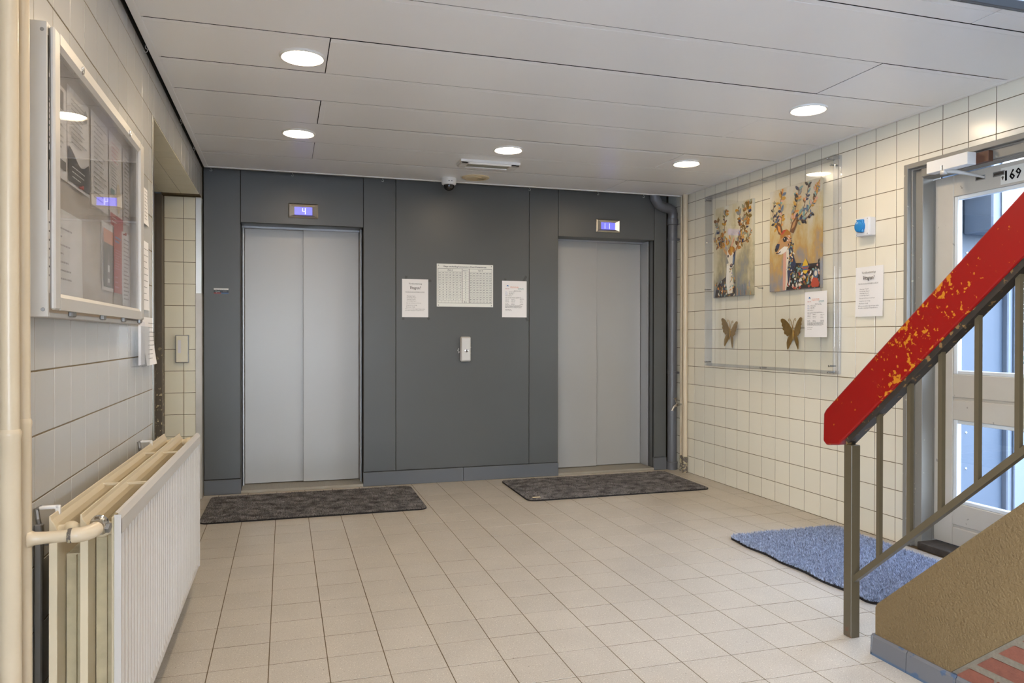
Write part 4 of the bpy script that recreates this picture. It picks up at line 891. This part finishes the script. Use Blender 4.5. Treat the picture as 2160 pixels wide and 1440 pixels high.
# ------------------------------------------------------------------ staircase
SX = 2.05
st = thing('staircase', 'brown painted stair with brick side wall and grey plinth behind the red handrail', 'staircase', (2.6, 1.6, 0))
fx = lambda p, d: (d, p[0], p[1])
top = lambda y: .181+.873*(2.196-y); bot = lambda y: .068+.878*(1.884-y); YE = .62
mb = MB(); mb.prism([(2.196, 0), (2.196, .172), (2.188, .188), (YE, top(YE)), (YE, bot(YE)), (1.884, .068), (1.962, 0)], fx, SX, SX+.14, m_concrete); fixn(mb.build('stringer', st))
mb = MB(); mb.prism([(1.962, 0), (1.884, .068), (YE, bot(YE)), (YE, 0)], fx, SX+.006, SX+.12, m_mortar); fixn(mb.build('mortar_bed', st))
R = random.Random(4); k = 0; z = .0715
while z < 1.05:
    z1 = z+.0425; ya = 1.884-(z-.068)/.878-.022; yb = 1.884-(z1-.068)/.878-.022; y = ya; first = True; L = .21 if k % 2 else .13
    while y > YE+.03 and (y > 1.2 or z < .35):
        e = max(y-L, YE); mb = MB(); poly = [(ya, z), (yb, z1), (e, z1), (e, z)] if first else [(y, z), (y, z1), (e, z1), (e, z)]
        if e < (yb if first else y)-.02:
            dx = R.uniform(-.0015, .001); mb.prism(poly, fx, SX+.0005+dx, SX+.05, m_brick); fixn(mb.build('brick', st))
        y = e-.014; first = False; L = .21
    z += .0655; k += 1
for i in range(8):
    y = 2.13-.206*i; mb = MB(); mb.box(SX+.141, 3.280, y-.20, y+.02, .178*(i+1)-.03, .178*(i+1), m_concrete, .004); mb.build('tread', st)
    mb = MB(); mb.box(SX+.141, 3.280, y-.206, y, .178*i+.0005, .178*(i+1)-.031, m_concrete); mb.build('riser', st)
for (y0, y1) in ((2.206, 2.046), (2.043, 1.85), (1.847, 1.65), (1.647, 1.45), (1.447, 1.25)):
    mb = MB(); pr = [(SX+.02, 0), (SX-.013, 0), (SX-.013, .010), (SX-.010, .066), (SX-.004, .075), (SX+.02, .0755)]
    mb.prism(pr, lambda p, d: (p[0], d, p[1]), y0, y1, m_skirt); fixn(mb.build('skirting_tile', st))
mb = MB(); mb.box(SX-.013, SX+.13, 2.197, 2.207, 0, .072, m_skirt, .003); mb.build('skirting_tile', st)

# railing
rl = thing('stair_railing', 'stair railing with worn red plank handrail and dark taupe steel bars', 'railing', (2.09, 2.36, 0))
mb = MB(); mb.box(2.070, 2.111, 2.340, 2.382, 0, .738, m_rail, .002); mb.build('post', rl)
slope = .868; rb = lambda y: .727+slope*(2.405-y)+.004       # underside of the red plank
YT = .55
mb = MB(); nz = [(2.405, rb(2.405)), (2.478, .728), (2.493, .742), (2.488, .845), (2.476, .862), (2.42, .905)]
mb.prism([(2.405, rb(2.405)), (2.470, .722), (2.490, .736), (2.487, .846), (2.474, .864), (YT, rb(YT)+.162+.028), (YT, rb(YT))], fx, 2.062, 2.118, m_red); h_ = fixn(mb.build('handrail', rl)); tag(h_, 'thick red plank with worn yellow patches')
md = h_.modifiers.new('b', 'BEVEL'); md.width = .006; md.segments = 2; md.limit_method = 'ANGLE'
mb = MB(); a, b = (2.372, rb(2.372)-.022), (YT, rb(YT)-.022)
mb.prism([(2.372, rb(2.372)-.0005), (YT, rb(YT)-.0005), (YT, rb(YT)-.026), (2.372, rb(2.372)-.026)], fx, 2.070, 2.110, m_railblack); fixn(mb.build('top_bar', rl))
lr = lambda y: .200+.868*(2.356-y)
mb = MB(); mb.prism([(2.345, lr(2.345)), (YT, lr(YT)), (YT, lr(YT)+.028), (2.345, lr(2.345)+.028)], fx, 2.080, 2.101, m_rail); fixn(mb.build('lower_rail', rl))
for y in (2.222, 2.083, 1.953, 1.817, 1.681, 1.546, 1.41, 1.275):
    mb = MB(); mb.prism([(y-.008, lr(y)+.012), (y+.008, lr(y)+.012), (y+.008, rb(y)-.02), (y-.008, rb(y)-.02)], fx, 2.083, 2.098, m_rail); fixn(mb.build('baluster', rl))

# ------------------------------------------------------------------ noticeboard
BY0, BY1, BZ0, BZ1, BX = 1.972, 3.145, 1.196, 1.882, -.513
nb = thing('noticeboard', 'shallow aluminium noticeboard with hazy glass on the left tiled wall', 'noticeboard', (XL, (BY0+BY1)/2, (BZ0+BZ1)/2))
mb = MB(); x0 = XL+.0012
for (a, b, c, d) in ((BY0, BY0+.012, BZ0, BZ1), (BY1-.012, BY1, BZ0, BZ1), (BY0+.012, BY1-.012, BZ0, BZ0+.012), (BY0+.012, BY1-.012, BZ1-.012, BZ1)): mb.box(x0, BX-.012, a, b, c, d, m_alu, .0015)
mb.build('case', nb)
mb = MB(); mb.box(x0, x0+.006, BY0+.012, BY1-.012, BZ0+.012, BZ1-.012, m_mdf); mb.build('back_panel', nb)
IY0, IY1, IZ0, IZ1 = 2.030, 3.075, 1.254, 1.838
df = nb
for (a, b, c, d) in ((BY0+.012, IY0, BZ0+.018, BZ1-.006), (IY1, BY1-.002, BZ0+.018, BZ1-.006)):
    mb = MB(); mb.box(BX-.011, BX+.001, a, b, c, d, m_alu, .004); mb.build('door_stile', df)
for (c, d) in ((BZ0+.018, IZ0), (IZ1, BZ1-.006)):
    mb = MB(); pr = [(BX-.011, c), (BX+.001, c), (BX+.001, d-.010 if c < 1.5 else d), (BX-.007, d)] if c < 1.5 else [(BX-.011, c), (BX-.006, c), (BX+.001, c+.012), (BX+.001, d), (BX-.011, d)]
    mb.prism(pr, lambda p, e: (p[0], e, p[1]), IY0, IY1, m_alu); fixn(mb.build('door_rail', df))
mb = MB(); mb.box(BX-.010, BX-.007, IY0-.004, IY1+.004, IZ0-.004, IZ1+.004, m_glassfog); mb.build('pane', df)
for y in (2.235, 2.872):
    mb = MB(); mb._lathe(Vector((BX+.0005, y, 1.857)), Vector((1, 0, 0)), [(0, .011), (.003, .011), (.004, .008), (.0025, .004), (.0025, 0)], m_chrome, 18); mb.build('lock', df, 40)
for y in (2.16, 2.50, 2.80, 3.09):
    mb = MB(); mb.box(BX-.012, BX-.001, y-.02, y+.02, BZ0+.004, BZ0+.020, m_zinc, .003); mb.build('hinge', df)
for z in (BZ0+.018, BZ1-.02): mb = MB(); mb.lathe((BX-.022, BY0+.0005, z), (0, -1, 0), [(0, .005), (.0015, .004)], m_zinc, 10); mb.build('screw', nb)
mb = MB(); mb.box(BX-.0125, BX-.0115, BY0+.006, BY0+.0125, BZ0+.25, BZ1-.03, m_dark); mb.build('seal_gap', nb)
# papers inside
def bp(lb, y0, y1, z0, z1, m=m_paper, draw=None, n0=.010, name='paper', cat='paper'):
    fr = Fr((XL, y0, z1), 'left'); o = sheet(name, lb, cat, fr, y1-y0, z1-z0, m, .002, 'papers in the noticeboard', n0)
    mb = MB(); R = random.Random(int(y0*1000+z0*77)); W, Hh = y1-y0, z1-z0
    (draw or (lambda mb, fr, W, Hh, R, n: text_lines(mb, fr, W*.1, W*.9, Hh*.1, Hh*.9, 16, m_greyprint, n, .0045, .4, R)))(mb, fr, W, Hh, R, n0+.0042)
    if mb.v: mb.build('printed_text', o)
    return o
def wave(mb, fr, W, Hh, R, n):
    text_lines(mb, fr, W*.12, W*.85, Hh*.12, Hh*.55, 10, m_greyprint, n, .004, .4, R)
    N = 14; fl = [(0, .62)]+[(k/N, .62+.13*math.sin(k/N*2.8)**2) for k in range(1, N)]+[(1, .74), (1, .97), (0, .97)]
    mb.flat([fr.p(W*u, Hh*v, n) for u, v in fl][::-1], m_print); text_lines(mb, fr, W*.15, W*.75, Hh*.80, Hh*.9, 3, m_paper, n+.0004, .003, .4, R)
    mb.flat([fr.p(W*(.78+.08*math.cos(a)), Hh*(.16)+W*.08*math.sin(a), n) for a in [k*.6 for k in range(10, -1, -1)]], m_greyprint)
def dark_strip(mb, fr, W, Hh, R, n):
    text_lines(mb, fr, W*.1, W*.9, Hh*.30, Hh*.72, 8, m_greyprint, n, .005, .4, R); fr.rect(mb, W*.05, Hh*.06, W*.8, Hh*.26, n, m_greyprint); fr.rect(mb, W*.05, Hh*.80, W*.9, Hh*.90, n, m_print)
def flyer(mb, fr, W, Hh, R, n):
    text_lines(mb, fr, W*.10, W*.7, Hh*.10, Hh*.28, 5, m_pink, n, .005, .3, R); text_lines(mb, fr, W*.08, W*.55, Hh*.34, Hh*.56, 8, m_greyprint, n, .003, .3, R); fr.rect(mb, W*.04, Hh*.60, W*.32, Hh*.66, n, m_teal)
    mb.flat([fr.p(W*(.62+.16*math.cos(a)), Hh*(.66+.17*math.sin(a)), n) for a in [k*.5 for k in range(12, -1, -1)]], m_beige); fr.rect(mb, 0, Hh*.86, W, Hh*.99, n, m_redprint); text_lines(mb, fr, W*.1, W*.6, Hh*.9, Hh*.94, 2, m_paper, n+.0004, .003, .3, R)
def card(mb, fr, W, Hh, R, n):
    fr.rect(mb, W*.06, Hh*.10, W*.94, Hh*.30, n, m_orange); fr.rect(mb, W*.06, Hh*.30, W*.94, Hh*.95, n, m_print)
    mb.flat([fr.p(W*.35, Hh*.92, n+.0003), fr.p(W*.65, Hh*.92, n+.0003), fr.p(W*.60, Hh*.60, n+.0003), fr.p(W*.50, Hh*.40, n+.0003), fr.p(W*.42, Hh*.60, n+.0003)], m_greyprint); fr.rect(mb, W*.42, Hh*.62, W*.58, Hh*.72, n+.0006, m_paper); fr.rect(mb, W*.42, Hh*.82, W*.58, Hh*.88, n+.0006, m_paper)
def redl(mb, fr, W, Hh, R, n):
    fr.rect(mb, 0, 0, W, Hh, n-.001, m_redprint); fr.rect(mb, W*.1, Hh*.14, W*.8, Hh*.17, n, m_bluep); fr.rect(mb, W*.1, Hh*.20, W*.6, Hh*.23, n, m_bluep); text_lines(mb, fr, W*.1, W*.9, Hh*.34, Hh*.62, 8, m_pink, n, .003, .4, R); text_lines(mb, fr, W*.1, W*.7, Hh*.75, Hh*.9, 3, m_pink, n, .005, .4, R)
def few(mb, fr, W, Hh, R, n): text_lines(mb, fr, W*.04, W*.75, Hh*.22, Hh*.80, 7, m_greyprint, n, .0045, .5, R)
bp('sheet with a dark caption strip at the upper left of the noticeboard', 2.034, 2.245, 1.560, 1.800, m_paper, dark_strip)
bp('flyer with a black wave along its foot in the noticeboard', 2.250, 2.480, 1.560, 1.826, m_paper, wave)
bp('plain typed sheet in the noticeboard, right of the wave flyer', 2.506, 2.728, 1.548, 1.832, m_paper)
bp('flyer with pink heading and red foot in the noticeboard', 2.750, 2.950, 1.520, 1.832, m_paper, flyer)
bp('narrow typed sheet at the upper right of the noticeboard', 2.968, 3.078, 1.560, 1.830, m_paper2)
bp('large white letter at the lower left of the noticeboard', 2.034, 2.400, 1.258, 1.482, m_paper, few)
bp('orange and black picture card in the noticeboard', 2.640, 2.800, 1.300, 1.520, m_paper, card, name='picture_card', cat='card')
bp('red leaflet beside the black picture card in the noticeboard', 2.806, 2.935, 1.300, 1.524, m_paper, redl, name='leaflet', cat='leaflet')
bp('pale typed sheet at the lower right of the noticeboard', 2.950, 3.085, 1.262, 1.528, m_paper2)
for (y, z, lb) in ((2.36, 1.568, 'red pin holding the foot of the wave flyer'), (2.955, 1.515, 'red pin between the red leaflet and the pale sheet')):
    mb = MB(); mb.lathe((XL+.0145, y, z), (1, 0, 0), [(0, .003), (.005, .003), (.006, .006), (.010, .005), (.011, .001)], m_redprint, 12); o = mb.build('push_pin', None, 40, loc=(XL, y, z)); tag(o, lb, 'pin', 'red pins in the noticeboard')
# papers on the tiles beside the niche
def wp(lb, y0, y1, z0, z1, x, curl=.0):
    fr = Fr((x, y0, z1), 'left'); o = sheet('paper', lb, 'paper', fr, y1-y0, z1-z0, m_paper, curl, 'papers pinned beside the niche', .0008); mb = MB(); R = random.Random(int(z0*999)); text_lines(mb, fr, (y1-y0)*.1, (y1-y0)*.85, (z1-z0)*.12, (z1-z0)*.85, 9, m_greyprint, .0022+curl, .003, .5, R); mb.build('printed_text', o); return o
wp('small white paper taped high on the tiles beside the niche', 3.40, 3.515, 1.620, 1.775, XL+.002, .006); wp('long white paper taped on the tiles beside the niche', 3.36, 3.540, 1.262, 1.552, XL+.002, .004); wp('white handwritten paper hanging lowest on the tiles beside the niche', 3.38, 3.628, 1.030, 1.232, XL+.004, .018)
t = thing('plastic_holder', 'clear plastic leaflet holder under the noticeboard corner', 'holder', (XL, 3.26, 1.12))
mb = MB(); mb.box(XL+.0365, XL+.0385, 3.155, 3.345, 1.035, 1.19, m_clear); mb.box(XL+.0015, XL+.0385, 3.153, 3.155, 1.035, 1.19, m_clear); mb.box(XL+.0015, XL+.0385, 3.155, 3.345, 1.033, 1.035, m_clear); mb.build('pocket', t)
fr = Fr((XL+.02, 3.20, 1.21), 'left'); sheet('paper', 'white leaflet standing in the clear plastic holder', 'paper', fr, .14, .172, m_paper2, 0)

# intercom / switch plate in the niche
fr = Fr((-.727, YR, 1.160), 'back'); t = thing('wall_box', 'slim white wall box on the tiles of the niche', 'wall box', fr.p(.04, .1))
mb = MB(); fr.slab(mb, 0, 0, .086, .194, 0, .026, m_zinc, .002); mb.build('frame', t)
mb = MB(); fr.slab(mb, .004, .004, .080, .190, .026, .032, m_tile_s, .003); mb.build('cover', t)
mb = MB(); fr.rect(mb, .016, .035, .036, .125, .0328, m_paper2); mb.build('label', t)

# ------------------------------------------------------------------ heating pipes and radiator at the left
def vpipe(name, lb, x, y, r, zc):
    t = thing(name, lb, 'pipe', (x, y, 0)); mb = MB(); mb.tube([(x, y, zc), (x, y, H-.01)], r, m_cream, 20); mb.build('upper_pipe', t, 50)
    mb = MB(); mb.lathe((x, y, 0), (0, 0, 1), [(0, r*1.13), (zc-.012, r*1.13), (zc-.004, r*1.22), (zc+.002, r*1.2), (zc+.008, r*1.02)], m_cream, 20); mb.build('lower_pipe', t, 50); return t
vpipe('heating_pipe', 'thicker cream painted heating pipe nearest the camera on the left wall', -.532, 1.742, .0175, .955)
t = vpipe('heating_pipe', 'thinner cream painted heating pipe feeding the radiator on the left wall', -.533, 1.828, .0135, .968)
mb = MB(); mb.lathe((-.533, 1.828, .717), (1, 0, .02), [(.010, .020), (.02, .0145), (.04, .013), (.088, .013)], m_cream, 16); mb.build('branch_pipe', t, 50)
mb = MB(); z = .7185; mb.tube([(-.446, 1.828, z), (-.436, 1.828, z), (-.424, 1.832, z), (-.412, 1.842, z+.001), (-.405, 1.858, z+.002), (-.403, 1.868, z+.003)], [.0145, .0165, .0165, .016, .016, .0155], m_cream, 16); mb.lathe((-.449, 1.828, z), (1, 0, 0), [(0, .0155), (.005, .0165), (.008, .0155)], m_rawpipe, 16); tag(mb.build('elbow', t, 50), 'elbow with chipped paint')

rad = thing('radiator', 'long cream triple panel radiator with fluted white front on the left wall', 'radiator', (-.367, 1.92, 0))
rad.rotation_euler = (math.radians(-.8), 0, 0); ORG[rad.name] = Vector((0, 0, 0))       # parts in local coordinates
RL, RT, RB = 1.70, .742, .138
# front panel: profile swept along the flutes
mb = MB(); P = RL/42; ny = 42*12
def flute(y):
    f = (y/P) % 1.0
    return -.0085*max(0, min(1, (abs(f-.5)-.17)*5.5))**1.2
zs = [RB, RB+.004, RB+.024, RB+.036, RT-.062, RT-.054, RT-.050, RT-.016, RT-.003, RT]
base = [-.006, 0, .0008, 0, 0, 0, .004, .004, -.004, -.010]; amp = [0, 0, 0, 1, 1, 1, 0, 0, 0, 0]
ys = [RL*i/ny for i in range(ny+1)]
vs = [(base[j]+amp[j]*(flute(y)-.001), y, zs[j]) for y in ys for j in range(len(zs))]; nz_ = len(zs)
mb.add(vs, [(i*nz_+j, (i+1)*nz_+j, (i+1)*nz_+j+1, i*nz_+j+1) for i in range(ny) for j in range(nz_-1)], m_rad)
o = mb.build('front_panel', rad, 30); tag(o, 'fluted white front panel')
mb = MB(); mb.box(-.019, -.0115, .003, RL-.003, RB+.004, RT-.010, m_radc, .003); mb.box(-.0115, .0030, -.0012, .0006, RB+.001, RT-.006, m_rad); mb.box(-.0115, .0030, RL-.0006, RL+.0012, RB+.001, RT-.006, m_rad); mb.build('panel_back', rad)
def wpanel(x0, nm):
    mb = MB(); pr = [(x0, RB), (x0+.003, RB), (x0+.008, RB+.014), (x0+.017, RB+.022), (x0+.017, RT-.034), (x0+.013, RT-.022), (x0+.005, RT-.010), (x0+.003, RT), (x0, RT)]
    mb.prism(pr, lambda p, d: (p[0], d, p[1]), 0.0, RL, m_radc); o = fixn(mb.build(nm, rad)); md = o.modifiers.new('b', 'BEVEL'); md.width = .002; md.segments = 2; md.limit_method = 'ANGLE'; md.angle_limit = math.radians(50)
wpanel(-.146, 'rear_panel'); wpanel(-.083, 'middle_panel')
mb = MB()
for k in range(150):
    y = .07+k*(RL-.14)/149
    mb.box(-.064, -.0205, y, y+.0012, RB+.03, RT-.052, m_fin)
    mb.box(-.127, -.085, y, y+.0012, RB+.03, RT-.105, m_fin)
mb.box(-.040, -.039, .06, RL-.06, RB+.03, RT-.056, m_fin); mb.box(-.105, -.104, .06, RL-.06, RB+.03, RT-.108, m_fin)
tag(mb.build('convector_fins', rad), 'dusty convector fins', None, None, 'stuff')
for y in (.022, RL-.022):
    for z in (RT-.040, RB+.05):
        for x0, x1 in ((-.131, -.081), (-.068, -.016)):
            mb = MB(); c = (x0+x1)/2; mb.tube([(x0, y, z), (x0+.010, y, z), (c-.009, y, z), (c-.004, y, z), (c+.004, y, z), (c+.009, y, z), (x1-.010, y, z), (x1, y, z)], [.0140, .0145, .0195, .0215, .0215, .0195, .0145, .0140], m_radc, 20); mb.build('connector', rad, 60)
for y in (.50, 1.17):
    mb = MB(); mb.box(-.140, -.006, y-.003, y+.003, RT-.020, RT-.012, m_radc, .001); mb.build('tie_bar', rad)
mb = MB(); vx, vz = -.037, .7215
mb.tube([(vx, -.056, vz-.001), (vx, -.049, vz)], .0195, m_steel, 6); mb.tube([(vx, -.049, vz), (vx-.001, -.030, vz+.001), (vx-.004, .008, RT-.040)], [.0155, .0150, .0135], m_steel, 18); mb.build('valve_body', rad, 30)
mb = MB(); mb.tube([(vx, -.044, vz-.003), (vx+.018, -.046, vz-.004)], .013, m_steel, 16); mb.tube([(vx+.018, -.046, vz-.004), (vx+.026, -.047, vz-.005)], .0115, m_zinc, 6); mb.build('valve_cap', rad, 30)
mb = MB(); mb.tube([(vx+.001, -.036, vz+.003), (vx+.002, -.029, vz+.005)], .0195, m_chrome, 20); mb.build('valve_ring', rad, 30)
# brackets
for y in (.07, 1.36):
    mb = MB(); mb.box(-.193, -.176, y-.010, y+.010, .012 if y < 1 else .035, RT-.03, m_zinc, .003); mb.tube([(-.184, y, RT-.035), (-.186, y-.004, RT-.018), (-.190, y, RT+.004), (-.178, y, RT+.008)], .006, m_zinc, 8); br = mb.build('bracket', rad)
    mb = MB(); mb.box(-.184, -.142, y-.007, y+.007, RT+.003, RT+.011, m_white, .002); mb.box(-.150, -.140, y-.007, y+.007, RT-.012, RT+.011, m_white, .002); tag(mb.build('bracket_clip', br), 'white plastic clip')
    mb = MB(); mb.tube([(-.172, y, RT-.075), (-.160, y, RT-.075)], .008, m_zinc, 6); mb.build('bolt', br)
